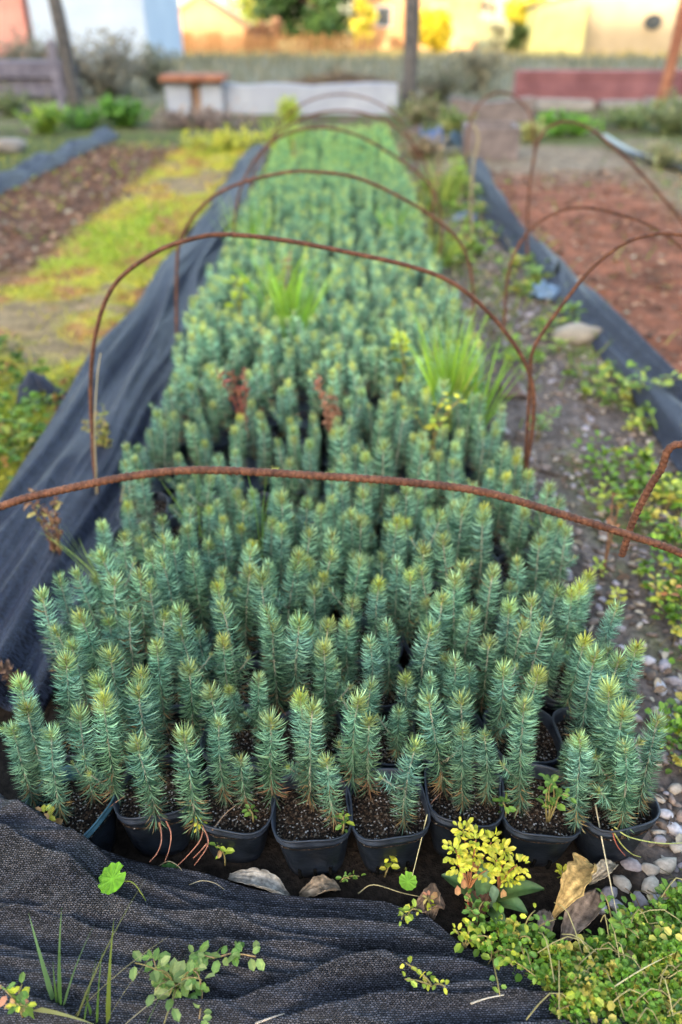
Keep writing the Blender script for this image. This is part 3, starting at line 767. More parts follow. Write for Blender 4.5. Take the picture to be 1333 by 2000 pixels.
GREENS = np.array([[.11, .23, .025], [.19, .33, .035], [.34, .40, .05], [.50, .46, .08], [.06, .13, .02], [.40, .34, .07], [.27, .36, .06]])
def inside(poly, x, y):
    c = False; n = len(poly)
    for i in range(n):
        (x1, y1), (x2, y2) = poly[i], poly[(i + 1) % n]
        if (y1 > y) != (y2 > y) and x < (x2 - x1) * (y - y1) / (y2 - y1) + x1: c = not c
    return c
mb = MB()
cover = [P(x, y, 0)[:2] for x, y in [(1040,1905),(1075,1875),(1130,1865),(1185,1850),(1240,1800),(1280,1785),(1345,1735),(1400,1735),(1400,2060),(1130,2060),(1080,1985)]]
side_cover = [P(x, y, 0)[:2] for x, y in [(1240,1130),(1290,1060),(1400,1060),(1400,1330),(1300,1290)]]
edge_cover = [P(x, y, 0)[:2] for x, y in [(1270,1440),(1400,1340),(1400,1560),(1310,1520)]]
mid_cover = [P(x, y, 0)[:2] for x, y in [(1130,900),(1250,900),(1333,960),(1333,1050),(1250,1060),(1180,980)]]
rs = np.random.default_rng(5)
def rosettes(mb, poly, n, size, wild=.5, pal=GREENS, hmax=.05):
    poly = np.array(poly); lo, hi = poly.min(0), poly.max(0); got = 0
    while got < n:
        x, y = rs.uniform(lo, hi)
        if not inside(poly, x, y): continue
        got += 1
        z = .008 + .75 * hmax * abs(fbm(x * 14, y * 14, 4, 3)) * 1.3 + rs.uniform(0, .014)
        if y > 1.5: z *= 1.3
        kind = rs.random(); hue = pal[0] * rs.uniform(.7, 1.4) if kind < .5 else pal[rs.integers(len(pal))] * rs.uniform(.75, 1.2)
        s = size * rs.uniform(.6, 1.35); tight = rs.random() < .6
        m = rs.integers(8, 13) if tight else rs.integers(4, 7)
        az = np.arange(m) * 2.39996 + rs.uniform(0, 6)
        el = np.linspace(.05, 1.25, m) if tight else rs.uniform(-.3, .9, m)
        D = np.stack([np.cos(az) * np.cos(el), np.sin(az) * np.cos(el), np.sin(el)], 1) + rs.normal(0, .12, (m, 3)) + np.array([rs.normal(0, .25), rs.normal(0, .25), 0])
        L = s * np.linspace(1.0, .55, m) if tight else s * rs.uniform(.7, 1.2, m)
        cc = hue * rs.uniform(.8, 1.25, (m, 1)); cc[rs.random(m) < .015] = pal[5] * rs.uniform(.7, 1.1)
        off = (D * (0 if tight else s * 1.0))
        mb.leaves(np.array([x, y, z]) + off, D, np.array([0, 0, 1.0]) + rs.normal(0, .3, (m, 3)), L, L * rs.uniform(.75, 1.0), cc, fold=.5, curl=.12)
        q = np.array([x + rs.normal(0, .012), y + rs.normal(0, .012), .0])
        mb.tube([q, (q + [x, y, z]) / 2 + [rs.normal(0, .004), 0, .003], [x, y, z]], .0009, 4, (.20, .16, .07))
rosettes(mb, cover, 1350, .0092)
trail = [P(x, y, 0)[:2] for x, y in [(890,1850),(960,1820),(1060,1840),(1110,1870),(1060,1940),(960,1890)]]
rosettes(mb, trail, 70, .0105)
rosettes(mb, side_cover, 150, .016)
rosettes(mb, edge_cover, 90, .014)
rosettes(mb, mid_cover, 110, .017)
path_pal = np.array([[.14, .24, .04], [.26, .34, .05], [.38, .38, .07], [.10, .17, .03], [.34, .22, .09], [.40, .40, .08], [.22, .28, .07]])
for c_ in range(26):                      # low weeds dotted up the gravel path
    yy = 1.75 + rs.random() * 4.6; xx = rs.uniform(.55, 1.0); rr_ = rs.uniform(.05, .13)
    rosettes(mb, [(xx - rr_, yy - rr_), (xx + rr_, yy - rr_ * .6), (xx + rr_ * .7, yy + rr_ * 1.6), (xx - rr_ * .8, yy + rr_)], 14, .016 + .004 * yy, pal=path_pal)
for k in range(420):
    x, y = rs.uniform(np.array(cover).min(0), np.array(cover).max(0))
    if not inside(np.array(cover), x, y): continue
    a = rs.uniform(0, 6.28); L = rs.uniform(.02, .055); t = np.linspace(0, 1, 5)
    p = np.stack([x + L * t * np.cos(a + t), y + L * t * np.sin(a + t), .010 + rs.uniform(.0, .022) * np.sin(t * 3)], 1)
    mb.tube(p, .0008, 4, np.array([[.20, .24, .06], [.30, .18, .08], [.14, .12, .05]][rs.integers(3)]) * rs.uniform(.7, 1.2))
    if k % 3 == 0: mb.ribbons([p[0]], [(math.cos(a) * .5, math.sin(a) * .5, 1)], [rs.uniform(.03, .06)], [.0022], np.array([[math.cos(a) * .6, math.sin(a) * .6, -.4]]), [np.array([.22, .34, .06]) * rs.uniform(.7, 1.2)], seg=3)
    if k % 4 == 0: mb.leaves([p[2] + [0, 0, .004]], [(math.cos(a), math.sin(a), .2)], [(rs.normal(0, .5), rs.normal(0, .5), 1)], [rs.uniform(.012, .022)], [rs.uniform(.008, .014)], [np.array([[.24, .15, .09], [.34, .26, .14], [.18, .10, .06]][rs.integers(3)])], fold=.7, curl=.5)
for k in range(34):                       # trailing straw coloured runners
    while True:
        x, y = rs.uniform(cover and np.array(cover).min(0), np.array(cover).max(0))
        if inside(np.array(cover), x, y): break
    a = rs.uniform(0, 6.28); L = rs.uniform(.03, .09); t = np.linspace(0, 1, 5)
    p = np.stack([x + L * t * math.cos(a), y + L * t * math.sin(a) + .01 * np.sin(t * 4), .03 + .02 * np.sin(t * 3) + rs.uniform(0, .012)], 1)
    mb.tube(p, .0009, 4, np.array([.42, .36, .16]) * rs.uniform(.6, 1.1))
tag(mb.build('ground_cover', M['leaf']), 'low green and yellow creeping ground cover beside the net', kind='stuff')

mb = MB(); N = 0
rs = np.random.default_rng(8)
P0, D, L, W, CC = [], [], [], [], []
while N < 15000:
    y = 1.1 + rs.random() ** 1.4 * 7.8; x = rs.uniform(-3.4, -.95)
    n2 = fbm(x * 4, y * 4, 5, 3); n1 = fbm(x * 1.1, y * 1.1, 7, 2)
    if y > 3.6 and x < -1.62 + .15 * n1 and rs.random() > .05: continue
    if n1 + .5 * n2 < -.32 and rs.random() > .2: continue
    lush = smooth(.0, .3, n1)
    P0.append((x, y, 0)); a = rs.uniform(0, 6.28); D.append((math.cos(a) * .8, math.sin(a) * .8, rs.uniform(.4, 1.4)))
    L.append(rs.uniform(.025, .07) * (1 + .5 * lush)); W.append(rs.uniform(.003, .006) * (1 + .12 * y))
    base = np.array([.28, .38, .04]) * lush + np.array([.48, .42, .06]) * (1 - lush)
    if n2 > .22 and rs.random() < .7: base = np.array([.40, .22, .08])
    CC.append(base * rs.uniform(.65, 1.35)); N += 1
P0 = np.array(P0); mb.ribbons(P0, np.array(D), np.array(L), np.array(W), np.array([0, 0, -.5]) + rs.normal(0, .3, (N, 3)), np.array(CC), seg=1)
lf = [P(x, y, 0)[:2] for x, y in [(-250,640),(0,680),(110,740),(150,800),(90,900),(0,960),(-300,1000)]]
rosettes(mb, lf, 420, .026, pal=np.array([[.10, .20, .03], [.16, .25, .04], [.26, .30, .05], [.30, .27, .06], [.06, .11, .02], [.34, .19, .06], [.20, .27, .05]]), hmax=.09)
tag(mb.build('grass', M['grass']), 'yellow green grass and clover between the net and the brown soil', kind='stuff')

mb = MB(); N = 0; P0, D, L, W, CC = [], [], [], [], []
while N < 5200:                           # rough grass along the gravel and past the red soil
    y = 1.5 + rs.random() ** 1.2 * 7; x = rs.uniform(.5, 3.6)
    if .55 < x < .95 and y < 2.4 and rs.random() > .06: continue
    n1 = fbm(x * 2, y * 1.5, 17, 2)
    if x > 1.2 and x < 2.0 + .15 * (y - 3) and y > 2.0 and rs.random() > .02: continue
    if n1 < .02 and rs.random() > .2: continue
    P0.append((x, y, 0)); a = rs.uniform(0, 6.28); D.append((math.cos(a) * .6, math.sin(a) * .6, rs.uniform(.5, 1.6)))
    L.append(rs.uniform(.03, .11)); W.append(rs.uniform(.003, .006) * (1 + .12 * y))
    CC.append(np.array([[.14, .24, .04], [.22, .28, .05], [.30, .25, .12], [.10, .16, .03]][rs.integers(4)]) * rs.uniform(.7, 1.3)); N += 1
mb.ribbons(np.array(P0), np.array(D), np.array(L), np.array(W), np.array([0, 0, -.4]) + rs.normal(0, .3, (N, 3)), np.array(CC), seg=1)
tag(mb.build('grass', M['grass']), 'thin rough grass along the gravel path and around the red soil', kind='stuff')

mb = MB()                                 # crumbs, dead leaves and clods on the bare beds
for q in range(5200):
    left = rs.random() < .5
    y = (3.4 if left else 1.9) + rs.random() ** 1.2 * 5.2
    x = rs.uniform(-2.6, -1.6) if left else rs.uniform(1.2, 2.3 + .15 * y)
    L = rs.uniform(.015, .05) * (1 + .05 * y); a = rs.uniform(0, 6.28)
    mb.leaves([(x, y, .012)], [(math.cos(a), math.sin(a), rs.uniform(-.1, .5))], [(rs.uniform(-.6, .6), rs.uniform(-.6, .6), 1)], [L], [L * rs.uniform(.2, .7)], [np.array([[.24, .13, .08], [.13, .07, .045], [.34, .22, .15], [.10, .055, .04], [.30, .27, .2], [.16, .2, .05]][rs.choice(6, p=[.28, .24, .16, .2, .07, .05])]) * rs.uniform(.6, 1.2)], fold=.5, curl=.3)
tag(mb.build('leaf_litter', M['dryleaf']), 'brown leaf litter and crumbs over the bare soil beds', kind='stuff')
mb = MB(); N = 9000                       # the field
y = 13.5 + rs.random(N) ** 1.3 * 34; x = rs.uniform(-1, 1, N) * (y * .62 + 2)
zz = np.array([terrain(0, q) for q in y])
L = rs.uniform(.10, .34, N) * (1 + .012 * y); a = rs.uniform(0, 6.28, N)
cc = np.array([[.17, .165, .115], [.14, .145, .10], [.20, .18, .12], [.10, .115, .075]])[rs.integers(0, 4, N)] * rs.uniform(.75, 1.2, (N, 1))
sunlit_gold = (y > 39)[:, None]; cc = np.where(sunlit_gold, np.array([.42, .32, .12]) * rs.uniform(.7, 1.2, (N, 1)), cc)  # far blades coloured golden as if sunlit
mb.ribbons(np.stack([x, y, zz - .02], 1), np.stack([np.cos(a) * .35, np.sin(a) * .35, np.ones(N)], 1), L, .012 + .0012 * y, rs.normal(0, .25, (N, 3)), cc, seg=1)
tag(mb.build('dry_grass', M['grass']), 'grey green dry grass covering the field behind the garden', kind='stuff')

# ------------------------------------------------------------------ single weeds, leaves and twigs
rw = np.random.default_rng(77)
def G(x, y, z=.0): return P(x, y, z)
WG = 'small weeds in and around the bed'
def sprig(loc, h, n, size, pal, label, lean=(0, 0), name='weed_sprig', stems=1, spread=.3, stemcol=(.25, .20, .08), cat='weed', group=None, wide=.7, droop=.1):
    root = empty(name, loc); s_, l_ = MB(), MB(); pal = np.array(pal)
    for k in range(stems):
        a = rw.uniform(0, 6.28); sp = spread * h * (rw.uniform(.3, 1) if stems > 1 else .3)
        t = np.linspace(0, 1, 7); hh = h * rw.uniform(.75, 1.05)
        p = np.stack([(lean[0] * h + sp * math.cos(a)) * t ** 1.3 + .04 * h * np.sin(t * 5 + k), (lean[1] * h + sp * math.sin(a)) * t ** 1.3, hh * np.sin(t * (1.57 + droop)) / math.sin(1.57)], 1)
        s_.tube(p, np.linspace(.0016, .0008, 7) * max(1, h / .12), 5, stemcol)
        m = max(3, n // stems); tt = np.linspace(.18, 1.0, m) ** .8
        pos = np.stack([np.interp(tt, t, p[:, i]) for i in range(3)], 1)
        az = np.arange(m) * 2.4 + rw.uniform(0, 6); el = rw.uniform(-.2, .7, m)
        D = np.stack([np.cos(az) * np.cos(el), np.sin(az) * np.cos(el), np.sin(el)], 1)
        L = size * rw.uniform(.65, 1.25, m) * np.linspace(1.1, .8, m)
        l_.leaves(pos + D * size * .25, D, np.array([0, 0, 1.0]) + rw.normal(0, .35, (m, 3)), L, L * wide * rw.uniform(.85, 1.1, m), pal[rw.integers(0, len(pal), m)] * rw.uniform(.8, 1.2, (m, 1)), fold=.4, curl=.15)
    s_.build('stem', M['twig'], root, True); l_.build('foliage', M['leaf'], root)
    return tag(root, label, cat, group)
def tuft(loc, n, h, w, col, label, spread=.5, tip=None, lean=(0, 0), group=None, name='grass_tuft', curve=.5, r0=.012):
    o = MB(); a = rw.uniform(0, 6.28, n); sp = rw.uniform(.05, 1, n) * spread
    D = np.stack([np.cos(a) * sp + lean[0], np.sin(a) * sp + lean[1], np.ones(n)], 1)
    base = np.stack([np.cos(a) * r0 * rw.random(n), np.sin(a) * r0 * rw.random(n), np.zeros(n)], 1)
    cc = np.array(col)[None, :] * rw.uniform(.75, 1.3, (n, 1)) if np.ndim(col) == 1 else np.array(col)[rw.integers(0, len(col), n)] * rw.uniform(.8, 1.2, (n, 1))
    bend = np.stack([np.cos(a) * curve * rw.random(n), np.sin(a) * curve * rw.random(n), -curve * .6 * rw.random(n)], 1)
    o.ribbons(base, D, h * rw.uniform(.55, 1.05, n), w * rw.uniform(.7, 1.2, n), bend, cc, tip, seg=4)
    ob = o.build(name, M['grass']); ob.location = loc
    return tag(ob, label, 'grass tuft', group)
def twig(pts, rad, col, label, name='dry_stalk', group=None, cat='dry stem', taper=.5):
    pts = np.array(pts); c0 = np.array([pts[:, 0].mean(), pts[:, 1].mean(), 0])
    p = catmull(pts - c0, 6); m = MB(); m.tube(p, np.linspace(rad, rad * taper, len(p)), 5, np.array(col) * np.linspace(.9, 1.1, len(p))[:, None])
    o = m.build(name, M['twig'], None, True); o.location = c0
    return tag(o, label, cat, group)
YG = [[.52, .52, .05], [.60, .54, .07], [.42, .46, .05], [.30, .40, .05]]
GR = [[.12, .24, .04], [.18, .30, .05], [.09, .18, .03]]
OR = [[.50, .28, .12], [.52, .22, .12], [.48, .36, .12]]
RD = [[.26, .09, .06], [.34, .13, .09], [.20, .10, .06]]

# yellow spurge in front of the sixth pot: leafy branches on two red stems
root = empty('spurge_weed', G(912, 1775, 0)); s_, l_, f_ = MB(), MB(), MB()
base = np.array(root.location)
tips = [(905,1620,.135),(960,1645,.12),(890,1660,.125),(925,1670,.11),(985,1660,.10),(1010,1690,.085),(950,1700,.095),(895,1690,.105),(990,1710,.07),(1000,1715,.06),(930,1640,.13),(970,1680,.1)]
crown = [np.array([0, .004, .045]), np.array([.045, .012, .035])]
s_.tube(catmull([(0, 0, 0), (.002, .0, .02), crown[0]], 5), .0027, 6, (.36, .06, .045))
s_.tube(catmull([(.048, -.002, 0), (.047, .005, .018), crown[1]], 5), .0022, 6, (.36, .07, .05))
for i, (x, y, z) in enumerate(tips):
    e = P(x, y, z) - base; c = crown[0 if x < 965 else 1]
    p = catmull([c, (c + e) / 2 + np.array([0, 0, .01]), e], 5); s_.tube(p, np.linspace(.0015, .0009, len(p)), 5, (.34, .14, .06))
    m = 22; az = np.arange(m) * 2.4 + i; el = rw.uniform(-.3, 1.0, m); D = np.stack([np.cos(az) * np.cos(el), np.sin(az) * np.cos(el), np.sin(el)], 1)
    L = rw.uniform(.0075, .0135, m)
    l_.leaves(e + D * rw.uniform(.001, .015, (m, 1)) - np.array([0, 0, .006]) * rw.random((m, 1)), D, np.array([0, -.4, 1.0]) + rw.normal(0, .4, (m, 3)), L, L * .62, np.array(YG)[rw.integers(0, 3, m)] * rw.uniform(.8, 1.2, (m, 1)), fold=.4)
for (x, y, z) in [(893,1735,.05),(905,1722,.055),(912,1748,.04),(900,1705,.07),(965,1735,.045),(982,1742,.04),(925,1690,.075),(915,1708,.06)]:
    e = P(x, y, z) - base; l_.leaves([e + np.array([0, 0, .008])], [(.1, -.5, -1)], [(0, -1, .5)], [.019], [.011], [np.array(OR[int(x) % 2])], fold=.2, tipcol=np.array([.55, .33, .16]))
s_.build('stem', M['twig'], root, True); l_.build('foliage', M['leaf'], root)
tag(root, 'yellow leaved spurge on red stems in front of the pots', 'weed')

# round pennywort leaves
def pennywort(loc, r, tilt, label, col, rz=0):
    root = empty('pennywort_leaf', loc, rz); b = MB(); n = 40; V = [(0, 0, 0)]; C = [np.array(col) * 1.5]
    for k, q in enumerate((.35, .7, .92, 1.0)):
        for i in range(n):
            a = (i + .5) / n * 2 * math.pi; notch = 1 - .55 * math.exp(-((a - math.pi / 2 + (2 * math.pi if a > 5 else 0)) / .13) ** 2) * (q > .5)
            rr = r * q * notch * (1 + .045 * math.cos(a * 11) * (q > .8)); z = .10 * r * q * q + .05 * r * math.cos(a * 11) * q
            V.append((rr * math.cos(a), rr * math.sin(a), z)); C.append(np.array(col) * (1 + .25 * (math.cos(a * 11) > .6)) * (1.1 if q > .9 else 1))
    f = [(0, 1 + i, 1 + (i + 1) % n) for i in range(n)]
    for k in range(3): f += [(1 + k * n + i, 1 + (k + 1) * n + i, 1 + (k + 1) * n + (i + 1) % n, 1 + k * n + (i + 1) % n) for i in range(n)]
    V = np.array(V); Rx = np.array([[1, 0, 0], [0, math.cos(tilt), -math.sin(tilt)], [0, math.sin(tilt), math.cos(tilt)]])
    b.add(V @ Rx.T, f, np.array(C)); b.build('blade', M['leaf'], root, True)
    s = MB(); s.tube(catmull([(0, 0, -.001), (.004, .012, -.010), (.016, .026, -.016), (.024, .04, -loc[2] + .0)], 6), .0010, 5, (.22, .26, .06)); s.build('stalk', M['twig'], root, True)
    return tag(root, label, 'leaf')
pennywort(PN(221, 1716, .030), .0215, R(22), 'round bright green pennywort leaf lying on the net', (.13, .33, .02), R(-60))
pennywort(G(797, 1721, .045), .0135, R(15), 'small round green pennywort leaf below the fifth pot', (.17, .36, .03), R(30))
pennywort(G(330, 1706, .030), .0165, R(10), 'dark green pennywort leaf under the second pot', (.03, .10, .02), R(100))  # darker green than the other two leaves

# broad plantain leaves
root = empty('plantain_weed', G(958, 1770, .004)); base = np.array(root.location)
for (x0, y0, x1, y1, wd, col, zt) in [(945,1765,1062,1742,.021,(.07,.13,.04),.03), (950,1775,862,1715,.026,(.06,.12,.04),.035), (960,1770,1030,1790,.019,(.08,.15,.05),.02), (940,1775,945,1690,.022,(.07,.14,.055),.06), (955,1780,970,1740,.012,(.12,.19,.12),.05), (950,1780,985,1830,.017,(.07,.13,.04),.012)]:
    a = P(x0, y0, .008) - base; e = P(x1, y1, zt) - base; m = MB(); K = 9; V, f, C = [], [], []
    d = e - a; sdv = nz(np.cross(d, (0, 0, 1)))
    for k in range(K):
        t = k / (K - 1); wv = wd * (math.sin(math.pi * (t * .94 + .05)) ** .8); c = a + d * t + np.array([0, 0, .02 * math.sin(t * 3)])
        for s in (-1, -.5, 0, .5, 1):
            V.append(c + sdv * wv * s * .62 + np.array([0, 0, .006 * abs(s) + .0015 * (abs(s) == .5)])); C.append(np.array(col) * (1.5 if s == 0 else (1.12 if abs(s) == .5 else .95)))
    f = [(k * 5 + i, k * 5 + i + 1, (k + 1) * 5 + i + 1, (k + 1) * 5 + i) for k in range(K - 1) for i in range(4)]
    m.add(np.array(V), f, np.array(C)); m.build('leaf', M['leaf'], root, True)
tag(root, 'broad dark green plantain leaves spread behind the spurge', 'weed')

# curled dead leaves
def dry_leaf(px, w, curl, col, label, seed, twist=.5, z0=.01, z1=.02, arch=.012, ragged=.25, tail=False):
    a = P(*px[0], z0); e = P(*px[1], z1); c0 = (a + e) / 2; c0[2] = 0
    K, J = 26, 15; d = e - a; L = np.linalg.norm(d); dn = d / L; side = nz(np.cross(dn, (0, 0, 1))); upv = np.cross(side, dn)
    V, C = [], []
    for k in range(K):
        t = k / (K - 1); ww = w * (math.sin(math.pi * (t * .88 + .07)) ** .75) * (1 if not tail else (.30 + 1.0 * t ** 1.3)) * (1 + ragged * mnoise.noise(Vector((t * 6, seed, 0))))
        roll = curl * (.6 + .8 * t) ; tw = twist * (t - .5) * 2
        for j in range(J):
            s = (j / (J - 1) - .5) * 2; edge = 1 + ragged * .35 * mnoise.noise(Vector((t * 17, s * 2, seed))) * abs(s) ** 3
            ang = roll * s; rad = ww / max(abs(curl), .3)
            x = rad * math.sin(ang) * edge; z = rad * (1 - math.cos(ang)) * edge
            xr, zr = x * math.cos(tw) - z * math.sin(tw), x * math.sin(tw) + z * math.cos(tw)
            q = a + d * t + side * xr + upv * zr + np.array([0, 0, arch * math.sin(math.pi * t)]) + upv * (.003 * fbm(t * 9, s * 4, seed, 3) + .0016 * math.cos(s * 13 + 3 * t))
            q = q - c0; q[2] = max(q[2], .002); V.append(q)
            n_ = fbm(t * 5, s * 3, seed + 5, 3); C.append(np.array(col) * (1 + .75 * n_) * (1.2 if abs(s) < .06 else 1) * (.88 + .12 * math.cos(s * 17 + 3 * t + 2 * n_)))
    f = [(k * J + j, k * J + j + 1, (k + 1) * J + j + 1, (k + 1) * J + j) for k in range(K - 1) for j in range(J - 1)]
    m = MB(); m.add(np.array(V), f, np.array(C)); o = m.build('dry_leaf', M['dryleaf'], None, True); o.location = c0
    s = o.modifiers.new('thickness', 'SOLIDIFY'); s.thickness = .0008
    return tag(o, label, 'dead leaf', 'dead leaves under the pots')
dry_leaf([(448,1712),(565,1755)], .019, 1.5, (.27, .25, .22), 'pale grey curled dead leaf below the third pot', 3, .4, .018, .012, .016)
dry_leaf([(585,1750),(665,1738)], .017, 1.2, (.22, .165, .115), 'brown curled dead leaf under the fourth pot', 4, .5, .008, .01, .014)
dry_leaf([(810,1775),(868,1775)], .020, 1.0, (.20, .13, .09), 'brown folded dead leaf below the small pennywort', 6, .8, .008, .022, .016)
dry_leaf([(840,1800),(848,1725)], .016, 1.2, (.17, .12, .085), 'narrow brown dead leaf standing against the sixth pot', 7, .3, .006, .045, .01)
dry_leaf([(925,1800),(948,1735)], .017, .7, (.11, .055, .035), 'dark reddish brown dead leaf behind the spurge stem', 8, .3, .004, .035, .008)
dry_leaf([(1075,1800),(1160,1690)], .034, 1.35, (.50, .33, .13), 'golden curled dead leaf, the palest and largest one', 9, .55, .02, .055, .022, .55, True)
dry_leaf([(1100,1850),(1165,1740)], .026, 1.5, (.20, .145, .11), 'large mottled brown dead leaf below the golden one', 10, -.6, .012, .030, .006)
dry_leaf([(1055,1838),(1072,1780)], .017, 1.4, (.21, .165, .13), 'small grey brown dead leaf beside the plantain', 11, .5, .006, .02, .01)
dry_leaf([(1150,1725),(1205,1690)], .014, 1.3, (.40, .33, .24), 'ragged tan dead leaf tip behind the golden one', 12, .4, .03, .03, .01)
dry_leaf([(1170,1850),(1145,1880)], .016, 1.2, (.27, .22, .19), 'brown rolled dead leaf at the rim of the ground cover', 13, .5, .01, .012, .01)
dry_leaf([(10,1335),(62,1348)], .018, 1.1, (.14, .09, .06), 'dark brown dead leaf beside the corner seedlings', 14, .5, .05, .06, .012)

# sprigs
S = sprig
S(G(100,1630,.09), .05, 12, .014, YG + OR[:1], 'yellow and orange weed sprig growing in the teal rimmed pot', name='weed_sprig')
S(G(495,1605,.095), .03, 9, .010, GR, 'tiny green weed seedling in the third front pot')
S(G(668,1632,.095), .05, 12, .012, YG[2:] + GR, 'green weed sprig at the rim of the fourth front pot')
S(G(390,1625,.095), .03, 9, .010, YG[:2], 'tiny yellow weed between the second and third pot rims')
S(G(440,1690,.02), .055, 9, .014, [YG[3], GR[1]] + OR, 'green weed with salmon lower leaves in front of the third pot')
S(G(825,1400,.09), .07, 22, .013, GR + YG[3:], 'bright green weed sprig between seedlings of the second and third rows', stems=2)
S(G(1068,1605,.095), .10, 40, .013, GR, 'leafy green weed filling the gap in the seventh front pot', stems=4, spread=.35)
S(G(985,1600,.09), .05, 12, .012, GR, 'small green weed between the sixth and seventh pots', stems=2)
S(G(752,1712,.005), .06, 14, .014, YG, 'yellow weed sprig below the fifth pot', lean=(.1, 0))
S(G(835,1775,.02), .035, 10, .011, OR + YG[:1], 'orange leaved weed sprig on a brown dead leaf')
S(PN(905,1852), .05, 26, .012, YG, 'lime yellow weed at the edge of the net below the spurge', stems=3, spread=.8)
S(PN(960,1870), .045, 26, .012, YG[2:] + GR[:2], 'yellow green creeping weed trailing over the net edge', stems=4, spread=1.6)
S(G(930,1810,.0), .05, 22, .012, GR, 'small dark green weed at the foot of the spurge', stems=3, spread=.7)
S(G(665,1722,.006), .03, 14, .009, GR, 'tiny green weed on the brown dead leaf under the fourth pot', stems=2, spread=1.2)
S(PN(845,1930), .03, 18, .011, YG, 'small yellow green sprig lying alone on the net', stems=3, spread=1.4)
S(PN(790,1800), .05, 14, .011, YG[1:], 'thin yellow sprig hanging down beside the small pennywort', stems=2, spread=.9)
S(G(1095,1725,.012), .03, 10, .012, YG[:3], 'little yellow weed beside the golden dead leaf')
S(PN(1010,1845), .05, 30, .012, GR + YG[2:3], 'green creeping weed between net and mottled leaf', stems=5, spread=1.2)
S(G(1200,1820,.01), .055, 40, .013, GR, 'bright green rosette weed under the straw stem', stems=5, spread=.8)
S(PN(45,1985), .05, 30, .013, OR + YG[:2] + GR, 'orange and green weed in the corner of the net', stems=4, spread=.8)
root = S(PN(350,1930), .055, 30, .019, [[.20, .28, .08], [.26, .32, .11], [.15, .24, .06]], 'grey green oval leaved weed on the net behind the grass', stems=6, spread=1.3, wide=.75)
# vine
root = empty('creeping_vine', PN(330, 1945)); base = np.array(root.location); s_, l_ = MB(), MB()
for line in ([(330,1945),(360,1890),(385,1865),(420,1870),(455,1862),(500,1868)], [(360,1890),(385,1900),(395,1940),(390,1990)], [(340,1930),(310,1900),(300,1870)]):
    q = catmull([PN(x, y, .014) - base for x, y in line], 8); s_.tube(q, .0011, 5, (.30, .20, .10))
    idx = np.arange(2, len(q), 2); m = len(idx) * 2; pos = np.repeat(q[idx], 2, 0)
    az = rw.uniform(0, 6.28, m); D = np.stack([np.cos(az), np.sin(az), rw.uniform(-.1, .7, m)], 1); L = rw.uniform(.011, .019, m)
    l_.leaves(pos + D * .004, D, np.array([0, 0, 1.0]) + rw.normal(0, .35, (m, 3)), L, L * .75, np.array([[.13, .25, .05], [.18, .30, .07], [.25, .33, .09]])[rw.integers(0, 3, m)] * rw.uniform(.8, 1.2, (m, 1)), fold=.3)
s_.build('stem', M['twig'], root, True); l_.build('foliage', M['leaf'], root)
tag(root, 'creeping vine with small green leaves trailing across the net', 'weed')

# grass on the net
o = MB()
for (x0, y0, x1, y1, zt, wd, col) in [(105,1955,58,1790,.13,.0045,(.16,.26,.09)), (118,1960,120,1778,.15,.0042,(.17,.27,.08)), (125,1965,183,1808,.14,.0042,(.18,.28,.10)), (112,1960,104,1880,.08,.003,(.15,.25,.06)), (120,1965,118,1845,.10,.003,(.13,.24,.05)),
        (150,1990,282,1718,.18,.004,(.30,.30,.10)), (212,2000,222,1800,.15,.0055,(.28,.32,.05)), (140,1990,330,1830,.12,.0035,(.42,.34,.14)), (200,2010,310,1850,.09,.004,(.36,.30,.12)), (285,2005,368,1860,.11,.0045,(.17,.30,.07)),
        (70,1985,0,1925,.07,.005,(.20,.30,.05)), (60,1970,190,2005,.05,.004,(.36,.32,.10)), (180,1985,165,1935,.06,.003,(.12,.22,.04)), (235,2010,380,1905,.06,.002,(.40,.33,.2)), (190,2000,200,1860,.09,.004,(.18,.30,.05)), (165,1995,190,1870,.09,.0035,(.16,.27,.05))]:
    a = PN(x0, y0, -.003); e = P(x1, y1, zt + .02); d = e - a; Ld = np.linalg.norm(d)
    o.ribbons([a], [d / Ld + np.array([0, 0, .25])], [Ld * 1.04], [wd * 1.8], np.array([[d[0] * .4, d[1] * .4, -.5]]), [col], [np.array(col) * 1.15 + .02], seg=4, S=nz(np.array([[d[2], .3, -d[0]]])))
tag(o.build('grass_tuft', M['grass']), 'sparse green and straw grass blades rising from the net', 'grass tuft')
o = MB()

# grass and weeds standing in the bed
BRG = [.25, .47, .045]
tuft(G(868,850,.09) , 130, .40, .0075, [BRG, [.24, .42, .05], [.32, .52, .06], [.36, .40, .10]], 'large bright green grass tuft among the seedlings beside the second hoop', .30)
tuft(G(930,850,.09), 50, .34, .007, [BRG, [.20, .36, .06]], 'thinner grass tuft leaning out at the gravel side of the bed', .45, lean=(.1, 0))
tuft(G(575,690,.09), 90, .38, .009, [BRG, [.26, .42, .06]], 'bright green grass tuft in the middle of the bed under the second hoop', .6)
tuft(G(545,640,.09), 40, .36, .009, [BRG], 'small grass tuft just behind the middle grass tuft', .6)
tuft(G(390,1060,.09), 7, .26, .0035, [[.22, .38, .07]], 'few long grass blades crossing the nearest hoop', .35, lean=(-.12, .2))
tuft(G(512,1090,.09), 6, .28, .0035, [[.20, .37, .06]], 'thin upright grass blades beside the tall seedlings under the nearest hoop', .14)
tuft(G(188,1125,.07), 9, .20, .0045, [[.26, .38, .10]], 'pale grass blades leaning over the net strip', .6, lean=(-.45, .1))
tuft(G(490,500,.09), 50, .34, .010, [BRG, [.30, .42, .06]], 'blurred yellow green grass patch at the net side of the bed', .5, r0=.10)
tuft(G(560,300,.09), 60, .40, .018, [[.30, .40, .05]], 'blurred lime grass at the far corner of the bed', .4, r0=.15)
tuft(G(770,480,.09), 30, .30, .008, [BRG], 'blurred grass tuft on the gravel side behind the second hoop', .5, r0=.06)
